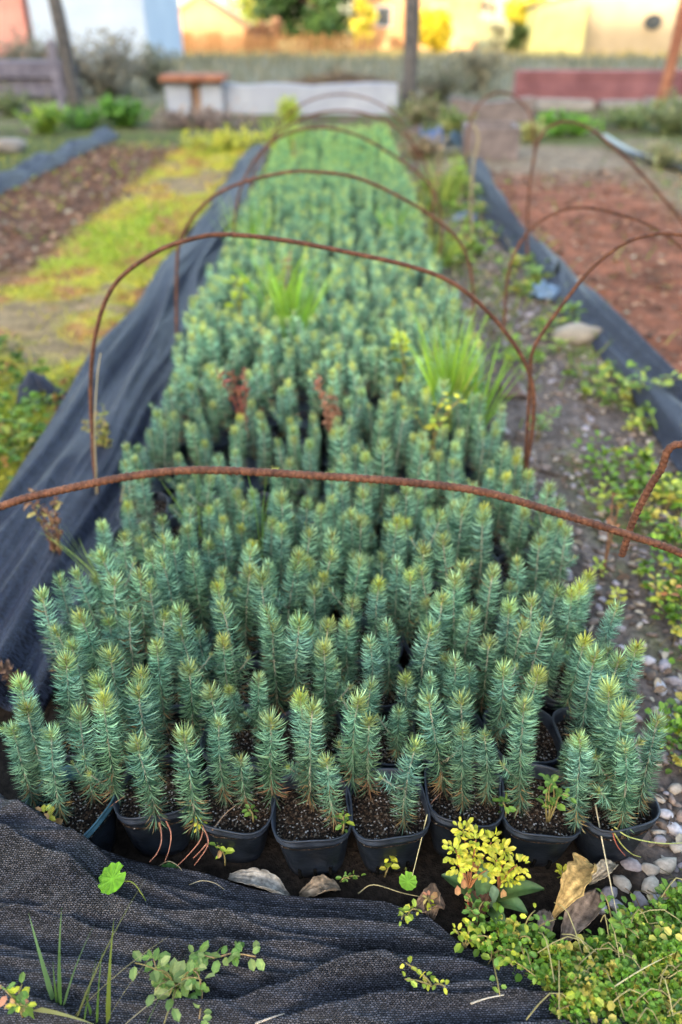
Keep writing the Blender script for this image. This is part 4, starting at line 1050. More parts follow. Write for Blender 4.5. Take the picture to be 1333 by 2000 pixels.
tuft(G(850,520,.0), 50, .36, .009, [[.28, .36, .06], [.22, .30, .05]], 'blurred yellow green grass growing along the bed edge', .5, r0=.12)
tuft(G(860,400,.0), 60, .40, .012, [[.30, .36, .07], [.20, .28, .05]], 'blurred pale grass at the edge of the bed near the third hoop foot', .5, r0=.16)
tuft(G(640,470,.09), 26, .28, .008, [[.24, .38, .08]], 'faint grass blades mid bed behind the second hoop crown', .4, r0=.08)
S(G(785,790,.1), .22, 26, .030, [[.36, .44, .05], [.44, .48, .06]], 'round lime green weed head above the seedlings', stems=2, spread=.15, wide=.9)
S(G(840,910,.1), .19, 40, .022, YG, 'flat topped yellow green weed behind the nearest hoop', stems=5, spread=.6)
S(G(462,660,.1), .26, 26, .034, [[.34, .44, .05]], 'lime weed in the bed near the long net', stems=2, spread=.25, wide=.9)
S(G(520,745,.1), .22, 18, .022, [[.40, .30, .06], [.36, .36, .06]], 'olive yellow weed top between the dry red weeds', stems=2, spread=.15)
def dock(loc, h, label, col=RD, n=60, stems=3):
    root = empty('dry_weed', loc); s_, l_ = MB(), MB()
    for k in range(stems):
        a = rw.uniform(0, 6.28); t = np.linspace(0, 1, 8); hh = h * rw.uniform(.7, 1.05); q = rw.uniform(.1, .35) * (k > 0)
        p = np.stack([hh * q * math.cos(a) * t ** 1.4, hh * q * math.sin(a) * t ** 1.4, hh * t], 1)
        s_.tube(p, np.linspace(.003, .0012, 8), 5, np.array(col[0]) * .9)
        m = n // stems; tt = rw.uniform(.35, 1, m); pos = np.stack([np.interp(tt, t, p[:, i]) for i in range(3)], 1)
        D = rw.normal(0, 1, (m, 3)) + np.array([0, 0, .5]); L = rw.uniform(.010, .024, m)
        l_.leaves(pos, D, rw.normal(0, 1, (m, 3)), L, L * .55, np.array(col)[rw.integers(0, len(col), m)] * rw.uniform(.7, 1.3, (m, 1)), fold=.6, curl=.4)
    s_.build('stem', M['twig'], root, True); l_.build('foliage', M['dryleaf'], root)
    return tag(root, label, 'dry weed')
dock(G(487,865,.09), .26, 'branched reddish dry weed with spreading seed heads in the bed', [[.27, .085, .065], [.23, .10, .07], [.28, .15, .085]], 110, 5)
dock(G(655,905,.09), .25, 'upright rusty pink dry weed with a dense seed spike in the bed', [[.26, .12, .08], [.31, .16, .10]], 130, 4)
dock(G(562,640,.09), .33, 'blurred brown dry weed behind the middle grass tuft', [[.34, .20, .13], [.28, .2, .12]], 70, 3)
dock(G(575,345,.09), .30, 'far blurred orange dry weed in the bed', [[.36, .2, .1]], 60, 3)
dock(G(128,1135,.0), .27, 'brown dry weed stalk at the net side of the bed', [[.17, .085, .05], [.24, .14, .08], [.30, .26, .10]], 90, 5)
dock(G(30,1350,.03), .08, 'small withered brown weed at the near end of the long net', [[.13, .08, .06], [.2, .12, .08]], 30, 3)
dock(G(845,430,.0), .40, 'tall blurred brown dry weed beside the third hoop foot', [[.26, .16, .09], [.30, .22, .12]], 60, 4)
dock(G(215,920,.0), .22, 'weed with yellowing leaves at the foot of the second hoop', [[.30, .27, .08], [.26, .18, .08], [.16, .2, .06]], 110, 7)
dock(G(1178,1120,.0), .22, 'thin rusty dry weed standing in the gravel', [[.24, .12, .07], [.3, .17, .1]], 16, 3)

# straw stems, red roots
SG = 'dry stems lying over the pots'
twig([P(1163,1570,.12), P(1180,1660,.09), P(1200,1760,.05), P(1216,1835,.02)], .0012, (.50, .43, .28), 'long pale straw stem hanging over the eighth pot', group=SG)
twig([P(835,1590,.12), P(822,1645,.09), P(806,1710,.05)], .0011, (.50, .44, .24), 'straw stem crossing the rim of the fifth pot', group=SG)
twig([P(1200,1615,.12), P(1230,1635,.11), P(1290,1647,.08), P(1340,1646,.05)], .0013, (.34, .36, .12), 'greenish stem reaching over the gravel from the last pot', group=SG)
twig([P(1196,1620,.12), P(1215,1650,.09), P(1235,1668,.06), P(1252,1674,.03)], .0012, (.34, .33, .10), 'short green stem bending down from the last pot', group=SG)
twig([P(1195,1620,.12), P(1205,1650,.09), P(1222,1672,.06)], .0010, (.38, .12, .08), 'red stem hanging from the last pot', group=SG)
for k, (pp, nm) in enumerate([([(312,1598,.11),(316,1640,.10),(308,1665,.08),(292,1684,.06)], 'nearest the teal pot'), ([(322,1598,.11),(334,1625,.1),(332,1655,.08),(322,1684,.05)], 'curving over the second pot rim'), ([(398,1612,.11),(392,1640,.09),(370,1668,.06),(346,1692,.03)], 'slanting between the second and third pots'), ([(396,1612,.11),(407,1640,.095),(402,1660,.075),(380,1690,.04)], 'looping over the third pot rim'), ([(404,1648,.09),(392,1662,.07),(378,1676,.05)], 'shortest, on the third pot wall')]):
    twig([P(*q) for q in pp], .0013, (.36, .16, .11), f'thin reddish dry root {nm}', name='dry_root', cat='dry root', group='reddish dry roots')
twig([P(198,1590,.105), P(225,1568,.115), P(245,1555,.115)], .0011, (.32, .17, .11), 'brown twig across the soil of the second pot', name='dry_twig', cat='twig')
twig([P(415,1622,.11), P(440,1590,.11), P(462,1572,.115)], .0010, (.30, .2, .13), 'brown twig across the soil of the third pot', name='dry_twig', cat='twig')
twig([P(840,1572,.11), P(850,1560,.12), P(865,1545,.12)], .0012, (.18, .1, .07), 'dark twig bridging the fifth and sixth pots', name='dry_twig', cat='twig')
twig([P(310,1692,.03), P(330,1682,.05), P(352,1695,.04), P(364,1720,.025)], .0009, (.26, .22, .14), 'thin bent stem arching over the dark pennywort', name='dry_stalk', group=SG)
twig([PN(370,1728,.004), PN(395,1720,.012), PN(420,1725,.01), PN(440,1738,.004)], .0009, (.28, .24, .16), 'thin grey stem on the net below the third pot', name='dry_stalk', group=SG)
twig([P(700,1745,.01), P(730,1728,.03), P(790,1745,.025), P(860,1758,.015)], .0010, (.36, .30, .16), 'straw runner lying below the fifth pot', name='dry_stalk', group=SG)
twig([PN(920,1960,.003), PN(950,1950,.004), PN(985,1943,.003)], .0014, (.45, .40, .32), 'short pale straw on the net', name='dry_stalk', group=SG)
twig([PN(500,1999,.003), PN(530,1988,.004), PN(556,1980,.003)], .0016, (.42, .35, .28), 'pale broken twig at the near edge of the net', name='dry_twig', cat='twig')
twig([P(1195,1930,.05), P(1260,1890,.06), P(1340,1850,.05)], .0011, (.50, .44, .24), 'long straw runner over the ground cover', name='dry_stalk', group=SG)
for (xs, nm) in [([(190,1010),(188,920),(185,840),(190,740),(197,690)], 'tall'), ([(234,1000),(240,960),(246,930)], 'short')]:
    Yb = P(*xs[0], 0)[1]
    twig([PY(x, y, Yb) for x, y in xs], .0028, (.36, .30, .19), f'{nm} pale dry stalk beside the foot of the second hoop', name='dry_stalk', group='pale stalks by the hoop foot')
Yb = G(925, 470)[1]
twig([PY(x, y, Yb) for x, y in [(925,480),(920,400),(926,320),(935,270),(925,243)]], .009, (.27, .22, .14), 'thick blurred straw coloured stalk beyond the bed edge', name='dry_stalk', taper=.9)

# weeds on the gravel side
S(G(1172,1130,0), .05, 12, .016, [[.34, .44, .05]], 'lime weed alone in the gravel beside the bed', stems=2)
S(G(1205,1190,0), .05, 12, .018, [[.42, .42, .06]], 'yellow green weed alone in the gravel near the bed corner', stems=2)
S(G(1280,1190,0), .08, 22, .020, [[.50, .36, .06], [.36, .42, .05], [.44, .16, .06]], 'orange and yellow weed at the edge of the gravel', stems=3, spread=.5)
S(G(1165,1000,0), .07, 26, .022, [[.34, .40, .05], [.24, .34, .05]], 'yellow green weed patch in the gravel behind the nearest hoop', stems=4, spread=.8)
S(G(1300,1000,0), .10, 36, .026, [[.40, .44, .05], [.28, .38, .05]], 'bright lime weed beside the curved hoop foot', stems=5, spread=.8)
S(G(1050,860,0), .09, 40, .024, [[.14, .26, .07], [.2, .3, .08]], 'green weed leaning out of the bed toward the gravel', stems=5, spread=1.0)
S(G(1090,690,0), .06, 26, .024, [[.24, .34, .06]], 'blurred green weed beside the flat stone', stems=4, spread=1)
S(G(1040,560,0), .10, 40, .034, [[.12, .24, .05], [.20, .30, .06]], 'blurred green weed around the blue plastic pieces', stems=5, spread=1)
S(G(1260,790,0), .10, 50, .030, [[.16, .30, .06], [.28, .36, .07]], 'green weed under the rolled net beside the gravel', stems=6, spread=1.1)
S(G(900,380,0), .22, 60, .05, [[.22, .36, .05], [.30, .40, .06]], 'blurred bright green weed beyond the fourth hoop', stems=6, spread=.7)

# stones and scraps
m = MB(); p = G(1128, 668, 0); stone(m, (0, 0, .035), (.10, .06, .045), 5, (.26, .225, .18), .1, True)
o = m.build('flat_stone', M['stone'], None, True); o.location = p; tag(o, 'pale flat stone lying against the rolled net', 'stone')
def scrap(px, w, d, h, col, label, seed):
    m = MB(); n = 9; V = []
    for j in range(n):
        for i in range(n):
            u, v = i / (n - 1) - .5, j / (n - 1) - .5
            V.append((u * w, v * d, h * (.25 + .9 * fbm(u * 3, v * 3, seed, 2) ** 2 * 2 + .6 * math.cos(u * 3) * math.cos(v * 3))))
    m.add(V, [(j * n + i, j * n + i + 1, (j + 1) * n + i + 1, (j + 1) * n + i) for j in range(n - 1) for i in range(n - 1)], col)
    o = m.build('plastic_scrap', M['scrap'], None, True); o.location = G(*px); s = o.modifiers.new('t', 'SOLIDIFY'); s.thickness = .003
    return tag(o, label, 'plastic scrap')
M['scrap'] = attr_mat('plastic_scrap', .35, .5, 20, .3)
scrap((1062,585), .16, .12, .07, (.10, .17, .26), 'pale blue plastic scrap in the weeds beside the net roll', 2)
scrap((1062,555), .18, .12, .08, (.02, .03, .035), 'black plastic scrap behind the pale blue one', 3)
scrap((905,435), .16, .12, .07, (.07, .10, .15), 'small dark blue plastic scrap in the weeds', 4)
scrap((845,290), .26, .2, .18, (.05, .09, .2), 'blue plastic sheet crumpled near the end of the bed', 5)
scrap((885,300), .22, .2, .16, (.04, .08, .12), 'dark blue plastic bag beside the crumpled sheet', 6)
scrap((1000,770), .10, .10, .045, (.10, .055, .04), 'rusty brown scrap at the foot of the second hoop', 7)

# ------------------------------------------------------------------ middle distance
M['wood'] = flat_mat('weathered_post', (.045, .045, .05), (.13, .12, .115), 14, .9, .15, .6)
M['greywood'] = flat_mat('grey_boards', (.09, .085, .115), (.19, .18, .225), 8, .9, .15, .4)
M['white'] = flat_mat('white_paint', (.24, .27, .34), (.33, .36, .42), 3, .7, .3, .15)
M['maroon'] = flat_mat('maroon_paint', (.15, .062, .072), (.26, .115, .125), 2.5, .75, .25, .1)
M['rustsheet'] = flat_mat('rusty_sheet', (.16, .06, .04), (.34, .15, .09), 10, .85, .2, .4)
M['orange'] = flat_mat('orange_render', (.34, .185, .095), (.44, .255, .14), 1.2, .9, .1, .1)
M['terra'] = flat_mat('terracotta_render', (.31, .165, .08), (.45, .265, .145), .6, .9, .1, .1)
M['cream'] = flat_mat('cream_render', (.30, .245, .17), (.39, .32, .23), .7, .9, .1, .1)
M['lemon'] = flat_mat('pale_yellow_sheet', (.50, .48, .19), (.60, .58, .26), 1.5, .7, .2, .05)
M['pink'] = flat_mat('pink_render', (.52, .22, .19), (.64, .32, .27), 1, .9, .1, .1)
M['whitewall'] = flat_mat('white_wall', (.34, .42, .54), (.42, .50, .60), 1, .85, .15, .1)
M['roof'] = flat_mat('roof_sheet', (.16, .10, .075), (.30, .20, .15), 3, .85, .15, .3)
M['glass'] = flat_mat('dark_window', (.02, .025, .03), (.05, .06, .07), 2, .15, .6, 0)
M['plank'] = flat_mat('planks', (.22, .11, .05), (.34, .19, .09), 5, .9, .1, .2)
M['slab'] = flat_mat('pale_concrete', (.20, .19, .18), (.30, .285, .27), 6, .9, .15, .3)

def post(px, h, r, label, mat, lean=(0, 0), brace=None):
    b = G(*px); root = empty('wooden_post', b); m = MB(); t = np.linspace(0, 1, 14)
    p = np.stack([lean[0] * t + .015 * np.sin(t * 7), lean[1] * t, h * t - .05], 1)
    m.tube(p, r * (1.08 - .16 * t) * (1 + .05 * np.sin(t * 23)), 10); m.build('shaft', mat, root, True)
    if brace is not None:
        m = MB(); m.box((brace - .05, -.14, 0), (brace + .05, -.08, .85)); m.build('plank_offcut', M['greywood'], root)
    return tag(root, label, 'post')
post((152, 222), 3.2, .085, 'dark leaning wooden post beside the grey boards', M['wood'], (-.12, 0), -.16)
post((797, 218), 3.4, .10, 'thick grey wooden post at the end of the bed', M['wood'], (-.02, 0))
post((1283, 232), 3.2, .07, 'thin rusty brown post beside the maroon wall', M['rustsheet'], (.14, 0))

def slab_wall(name, x0, x1, Y, z0, z1, d, mat, label, cat, courses=0, ripple=0):
    m = MB()
    if courses:
        h = (z1 - z0) / courses
        for k in range(courses):
            off = .02 * (k % 2); m.box((x0, Y + off, z0 + k * h), (x1, Y + d - off * 0 + .001 * k, z0 + (k + 1) * h - .006))
    else:
        n = max(8, int((x1 - x0) / .25)); xs = np.linspace(x0, x1, n); V = []
        for x in xs:
            zt = z1 + ripple * fbm(x * 1.5, Y, 0, 2)
            V += [(x, Y, z0), (x, Y, zt), (x, Y + d, zt), (x, Y + d, z0)]
        f = [(i * 4 + a, (i + 1) * 4 + a, (i + 1) * 4 + (a + 1) % 4, i * 4 + (a + 1) % 4) for i in range(n - 1) for a in range(4)]
        f += [(0, 1, 2, 3), tuple((n - 1) * 4 + q for q in (3, 2, 1, 0))]; m.add(V, f)
    c0 = np.array([(x0 + x1) / 2, Y, 0]); m.v = [q - c0 for q in m.v]
    o = m.build(name, mat); o.location = c0; o['kind'] = 'thing'; return tag(o, label, cat)
def X(x, Y, z=0.5): return PY(x, 100, Y)[0] if False else (x - CX) / F * (Y * math.cos(PITCH) + (1.12 - z) * math.sin(PITCH))
Yw = 11.6
slab_wall('low_wall', X(438, Yw), X(778, Yw), Yw, 0, .35, .18, M['white'], 'low white wall across the end of the bed', 'wall', 0, .05)
slab_wall('maroon_wall', X(1012, 12.5), 8.2, 12.5, .03, .48, .2, M['maroon'], 'low maroon plank wall behind the red soil', 'wall', 5)
for k, (x0, x1) in enumerate([(1052, 1160), (1180, 1262), (1272, 1400)]):
    slab_wall('concrete_block', X(x0, 12.2, .1), X(x1, 12.2, .1), 12.15, 0, [.12, .10, .13][k], .5, M['slab'], ['pale concrete block under the start of the maroon wall', 'middle concrete block under the maroon wall', 'concrete block under the maroon wall beside the thin post'][k], 'concrete block', 0, .02)
# rusty topped stand with white panels
root = empty('rusty_table', (X(380, 11.7), 11.7, 0))
wtab = X(436, 11.7) - X(325, 11.7)
m = MB(); m.box((-wtab / 2 - .04, -.3, .40), (wtab / 2 + .04, .35, .47)); m.build('table_top', M['rustsheet'], root)
for a, b in ((-.5, -.07), (.12, .5)):
    m = MB(); m.box((a * wtab, -.2, 0), (b * wtab, .25, .40)); m.build('side_panel', M['white'], root)
m = MB(); m.box((-.05 * wtab, -.15, 0), (.10 * wtab, .1, .40)); m.build('leg', M['roof'], root)
tag(root, 'low table with a rusted sheet top and white panels below', 'table')
# grey board stack
root = empty('board_stack', (X(62, 14.0), 14.0, 0))
zz_ = .06
for k, (h, w_, off) in enumerate([(.10, 1.15, .1), (.07, 1.25, -.05), (.08, 1.1, .02), (.06, 1.3, -.04), (.09, 1.2, .05), (.08, 1.25, -.02)]):
    m = MB(); m.box((-w_ / 2 - .2 + off, -.3 + .04 * (k % 3), zz_), (w_ / 2 + off, .3, zz_ + h - .012)); m.build('board', M['greywood'], root); zz_ += h
tag(root, 'stack of weathered grey boards beside the dark post', 'board stack')
m = MB()                                   # brush heap behind the white wall
n = 1500; a = rw.uniform(0, 6.28, n); x = rw.normal(0, .40, n); z = np.abs(rw.normal(0, .07, n)) * np.exp(-(x / .8) ** 2) + .10
m.ribbons(np.stack([x, rw.normal(0, .2, n), z], 1), np.stack([np.cos(a), .4 * np.sin(a), rw.normal(.15, .25, n)], 1), rw.uniform(.15, .3, n), .018, rw.normal(0, .3, (n, 3)), np.array([[.14, .10, .07], [.2, .16, .1], [.10, .07, .06]])[rw.integers(0, 3, n)], seg=1)
o = m.build('brush_heap', M['twig']); o.location = (X(665, 12.6), 12.6, .12); tag(o, 'low heap of dead brown brush behind the white wall', 'brush heap')
# mauve crate stack left of the red bed
def trough(px, w, h, d, mat, label, rim):
    b = G(*px); root = empty('concrete_trough', b, R(-4)); m = MB(); t = .05
    for lo, hi in (((-w / 2, 0, 0), (w / 2, t, h)), ((-w / 2, d - t, 0), (w / 2, d, h)), ((-w / 2, t + .002, 0), (-w / 2 + t, d - t - .002, h)), ((w / 2 - t, t + .002, 0), (w / 2, d - t - .002, h))): m.box(lo, hi)
    m.build('body', mat, root); m = MB(); m.box((-w / 2 + t, t, h * .7), (w / 2 - t, d - t, h * .78)); m.build('soil', M['soil'], root); return tag(root, label, 'trough')
M['mauve'] = flat_mat('mauve_concrete', (.11, .092, .09), (.22, .18, .175), 7, .9, .15, .4)
trough((958, 312), .50, .27, .45, M['mauve'], 'mauve grey concrete trough at the head of the red soil', None)
slab_wall('stone_kerb', X(880, 10.6, .1), X(1040, 10.6, .1), 10.6, 0, .26, .2, M['mauve'], 'low mauve stone edging behind the trough', 'edging', 0, .08)

def shrub(loc, h, w, n, size, pal, label, cat='shrub', name='dry_shrub', twigs=26, mat='leaf', low=.1):
    root = empty(name, loc); s_, l_ = MB(), MB(); pal = np.array(pal)
    ends = []
    for k in range(twigs):
        a = rw.uniform(0, 6.28); rr = w * math.sqrt(rw.random()) * .5; hh = h * rw.uniform(.55, 1.05) * (1 - .35 * (rr / (w * .5)) ** 2)
        t = np.linspace(0, 1, 6); p = np.stack([rr * math.cos(a) * t ** 1.2 + .03 * h * np.sin(t * 6 + k), rr * math.sin(a) * t ** 1.2, hh * t], 1)
        s_.tube(p, np.linspace(.010, .003, 6) * max(.4, h), 4, np.array([.13, .10, .08])); ends.append(p)
    m = n; E = np.array(ends); i = rw.integers(0, twigs, m); tt = rw.uniform(low, 1, m) * 5; k0 = np.minimum(tt.astype(int), 4); fr = (tt - k0)[:, None]
    pos = E[i, k0] * (1 - fr) + E[i, k0 + 1] * fr + rw.normal(0, .06, (m, 3)) * max(h, w) * .6
    pos[:, 2] = np.maximum(pos[:, 2], .01)
    cl = np.array([fbm(*(q * (3 / max(h, .3))), 2) for q in pos])[:, None]
    L = size * rw.uniform(.6, 1.4, m)
    l_.leaves(pos, rw.normal(0, 1, (m, 3)) + np.array([0, 0, .4]), rw.normal(0, 1, (m, 3)) + np.array([0, 0, .6]), L, L * .6, pal[rw.integers(0, len(pal), m)] * (1 + .3 * cl) * rw.uniform(.75, 1.25, (m, 1)))
    s_.build('stem', M['twig'], root, True); l_.build('foliage', M[mat], root)
    return tag(root, label, cat)
DRY = [[.20, .19, .15], [.16, .155, .12], [.24, .215, .165], [.12, .12, .09]]
OLV = [[.16, .17, .11], [.20, .20, .13], [.12, .13, .08]]
shrub((X(205, 14.5), 14.5, 0), 0.92, 1.9, 3000, .07, DRY, 'bushy grey dry shrub just beyond the dark post', twigs=50)
shrub((X(300, 15.5), 15.5, 0), .75, 1.1, 1700, .07, OLV, 'low olive dry shrub behind the rusty table', twigs=40)
shrub((X(40, 16.5), 16.5, 0), .95, 1.8, 2200, .07, DRY + OLV, 'grey dry shrub above the board stack', twigs=40)
shrub((X(118, 16.0), 16.0, 0), .85, .8, 1200, .06, [[.12, .09, .06], [.17, .13, .09]], 'dark brown dry shrub between board stack and dark post', twigs=40)
shrub((X(860, 13.6), 13.6, 0), .55, 1.2, 1900, .06, OLV + DRY[:1], 'olive shrub beside the thick grey post', twigs=40)
shrub((X(930, 15.5), 15.5, 0), .80, 1.4, 1900, .07, [[.20, .20, .14], [.24, .22, .15]], 'pale olive shrub behind the mauve edging', twigs=40)
LUSH = [[.07, .20, .02], [.10, .24, .03], [.05, .14, .02]]
shrub(G(85, 262), .36, .6, 700, .06, [[.20, .34, .04], [.26, .36, .05], [.16, .27, .04]], 'yellow green weed clump at the foot of the dark post', 'weed clump', 'weed_clump', 30, low=.0)
shrub(G(245, 248), .34, .85, 1000, .06, LUSH, 'rich green weed clump beside the far net roll', 'weed clump', 'weed_clump', 30, low=.0)
shrub(G(165, 250), .22, .9, 700, .05, LUSH, 'low green weed clump behind the far net roll', 'weed clump', 'weed_clump', 30, low=.0)
shrub(G(25, 225), .34, .7, 700, .05, [[.09, .13, .05], [.14, .17, .06]], 'dark green weed clump under the board stack', 'weed clump', 'weed_clump', 30, low=.0)
shrub(G(440, 292), .16, 1.0, 900, .05, [[.42, .40, .05], [.34, .36, .05]], 'yellow weed clump where the long net ends', 'weed clump', 'weed_clump', 40, low=.0)
shrub(G(565, 238), .30, .35, 400, .06, [[.34, .40, .05]], 'yellow green weed clump at the far corner of the bed', 'weed clump', 'weed_clump', 20, low=.0)
shrub(G(815, 240), .30, .8, 800, .06, [[.15, .17, .06], [.20, .16, .09]], 'brownish weed clump at the foot of the thick post', 'weed clump', 'weed_clump', 30, low=.0)
shrub(G(890, 262), .26, .5, 600, .06, [[.12, .18, .05], [.2, .22, .07]], 'green weed clump behind the blue plastic', 'weed clump', 'weed_clump', 30, low=.0)
shrub(G(820, 310), .22, .5, 500, .05, [[.22, .16, .10], [.28, .22, .13]], 'dry brown weed clump beside the blue plastic', 'weed clump', 'weed_clump', 30, low=.0)
shrub(G(1085, 265), .26, .5, 600, .06, [[.12, .28, .04]], 'green weed clump seen through the orange hoop', 'weed clump', 'weed_clump', 30, low=.0)
shrub(G(1125, 262), .18, .6, 600, .05, [[.14, .34, .03]], 'vivid green weed clump under the top of the orange hoop', 'weed clump', 'weed_clump', 30, low=.0)
shrub(G(1035, 275), .20, .4, 400, .05, [[.36, .36, .14]], 'pale yellow weed clump beside the trough', 'weed clump', 'weed_clump', 20, low=.0)
shrub(G(1310, 262), .42, .9, 1100, .06, [[.13, .18, .07], [.20, .22, .10]], 'tall dull green weed clump beside the thin post', 'weed clump', 'weed_clump', 30, low=.0)
shrub(G(1225, 250), .24, .9, 900, .05, [[.12, .18, .06], [.16, .21, .08]], 'low green weed clump in front of the concrete blocks', 'weed clump', 'weed_clump', 30, low=.0)
shrub(G(1315, 330), .20, .7, 700, .05, [[.20, .22, .10], [.27, .24, .12]], 'dull weed clump beyond the sloping orange hoop', 'weed clump', 'weed_clump', 30, low=.0)
shrub(G(395, 248), .16, 1.4, 1200, .06, [[.20, .14, .12], [.26, .19, .15], [.17, .13, .11]], 'brown dead leaf clump before the rusty table', 'weed clump', 'weed_clump', 40, low=.0)
m = MB(); pr = np.random.default_rng(4)
stone(m, (0, 0, .06), (.16, .1, .08), 8, (.22, .2, .19), .3, True); o = m.build('grey_rock', M['stone'], None, True); o.location = G(20, 300); tag(o, 'grey rock at the end of the far net roll', 'rock')
m = MB(); stone(m, (0, 0, .08), (.2, .14, .1), 18, (.26, .20, .13), .1, True); o = m.build('tan_rock', M['stone'], None, True); o.location = G(8, 215); tag(o, 'tan rock in front of the board stack', 'rock')
m = MB(); b = [G(1180, 268, .04), G(1235, 300, .05), G(1290, 318, .04), G(1380, 345, .04)]; c0 = b[1].copy(); c0[2] = 0
m.tube(catmull([q - c0 for q in b], 8), .035, 8, (.02, .02, .024)); o = m.build('black_hose', M['scrap'], None, True); o.location = c0; tag(o, 'black hose lying below the concrete blocks', 'hose')

# ------------------------------------------------------------------ buildings and trees
def house(name, x0, x1, Y, ztop, depth, mat, label, cat='building', gable=0.0, windows=(), doors=(), roofmat='roof', base=None, lean_roof=False):
    zb = terrain(0, Y) if base is None else base
    root = empty(name, ((x0 + x1) / 2, Y, zb)); w_ = x1 - x0; H = ztop - zb; m = MB()
    V = [(-w_ / 2, 0, 0), (w_ / 2, 0, 0), (w_ / 2, 0, H), (0, 0, H + gable), (-w_ / 2, 0, H)]
    V += [(x, depth, z) for x, _, z in V]
    m.add(V, [(0, 1, 2, 3, 4), (6, 5, 9, 8, 7), (0, 5, 6, 1), (1, 6, 7, 2), (4, 9, 5, 0), (2, 7, 8, 3), (3, 8, 9, 4)]); m.build('wall', mat, root)
    m = MB(); o = .18; t = .10
    for s in (-1, 1):
        a = np.array([0, H + gable + .01]); b = np.array([s * (w_ / 2 + o), H - gable * o / (w_ / 2) + .01])
        q = [(a[0], -o, a[1]), (b[0], -o, b[1]), (b[0], -o, b[1] + t), (a[0], -o, a[1] + t)]; q += [(x, depth + o, z) for x, _, z in q]
        m.add(q, [(0, 1, 2, 3), (7, 6, 5, 4), (0, 4, 5, 1), (1, 5, 6, 2), (2, 6, 7, 3), (3, 7, 4, 0)])
    m.build('roof', M[roofmat], root)
    for (wx, wz, ww, wh) in windows:
        m = MB(); 
        for lo, hi in (((-ww / 2 - .06, -.05, -wh / 2 - .06), (-ww / 2, .0, wh / 2 + .06)), ((ww / 2, -.05, -wh / 2 - .06), (ww / 2 + .06, .0, wh / 2 + .06)), ((-ww / 2, -.05, wh / 2), (ww / 2, .0, wh / 2 + .06)), ((-ww / 2, -.05, -wh / 2 - .06), (ww / 2, .0, -wh / 2))): m.box(lo, hi)
        fr = m.build('window', M['white'], root); fr.location = (wx, 0, wz)
        m = MB(); m.box((-ww / 2, -.02, -wh / 2), (ww / 2, -.004, wh / 2)); m.build('pane', M['glass'], fr)
    for (dx, dw, dh) in doors:
        m = MB(); m.box((-dw / 2, -.06, 0.01), (dw / 2, -.004, dh))
        for k in range(int(dw / .16)): m.box((-dw / 2 + k * .16 + .01, -.085, .03), (-dw / 2 + k * .16 + .14, -.062, dh - .03))
        d_ = m.build('door', M['plank'], root); d_.location = (dx, 0, 0)
    return tag(root, label, cat)
def XB(x, Y, z=.8): return X(x, Y, z)
house('pink_building', XB(-130, 28), XB(52, 28), 28, 3.2, 5, M['pink'], 'pink rendered building at the edge of the field', windows=[(-1.0, 2.3, .9, 1.0)])
house('white_building', XB(64, 27), XB(285, 27), 27, 3.6, 6, M['whitewall'], 'long pale blue white building behind the dark post', windows=[(1.2, 3.0, .8, .7)])
house('timber_shed', XB(300, 52), XB(476, 52), 52, .50, 5, M['orange'], 'small orange timber shed with a gable roof', 'shed', 1.5, doors=[(-.9, 1.0, 1.15), (.8, .9, 1.15)], roofmat='orange')
house('terracotta_house', XB(690, 62), XB(935, 62), 62, 3.4, 8, M['terra'], 'large sunlit terracotta house behind the thick post', 'house', .9, windows=[(-2.2, 1.9, .9, 1.1), (1.6, 1.9, .9, 1.1)], doors=[(-.4, 1.1, 2.0)])
hb = house('cream_house', XB(1140, 50), XB(1500, 50), 50, 3.4, 7, M['cream'], 'cream rendered house above the maroon wall with a dark round vent', 'house')
m = MB(); n = 20; a = np.arange(n) * 2 * math.pi / n; ctr = PY(1275, 43, 50)
v = np.concatenate([np.stack([.50 * np.cos(a), np.full(n, yy), .38 * np.sin(a)], 1) for yy in (-.14, -.004)]); m.add(v, [tuple(range(n))] + [(i, (i + 1) % n, n + (i + 1) % n, n + i) for i in range(n)])
o = m.build('vent', M['glass'], hb); o.location = (ctr[0] - hb.location[0], 0, ctr[2] - hb.location[2])
# lemon lean-to in front of the cream house
root = empty('lean_to', (XB(1090, 48), 47.7, terrain(0, 48))); wl_ = XB(1144, 48) - XB(1040, 48)
m = MB(); z0_, zl, zr = 0.0, 1.50 - terrain(0, 48), 2.1 - terrain(0, 48)
V = [(-wl_ / 2, 0, 0), (wl_ / 2, 0, 0), (wl_ / 2, 0, zr), (-wl_ / 2 + .15, 0, zl)]; V += [(x, 2.2, z) for x, _, z in V]
m.add(V, [(0, 1, 2, 3), (7, 6, 5, 4), (0, 4, 5, 1), (1, 5, 6, 2), (3, 7, 4, 0), (2, 6, 7, 3)]); m.build('wall', M['lemon'], root)
m = MB(); q = [(-wl_ / 2, -.1, zl - .02), (wl_ / 2, -.1, zr + .06), (wl_ / 2, -.1, zr + .13), (-wl_ / 2, -.1, zl + .05)]; q += [(x, 2.3, z) for x, _, z in q]
m.add(q, [(0, 1, 2, 3), (7, 6, 5, 4), (0, 4, 5, 1), (1, 5, 6, 2), (2, 6, 7, 3), (3, 7, 4, 0)]); m.build('roof', M['roof'], root)
tag(root, 'pale yellow lean-to shed at the corner of the cream house', 'shed')
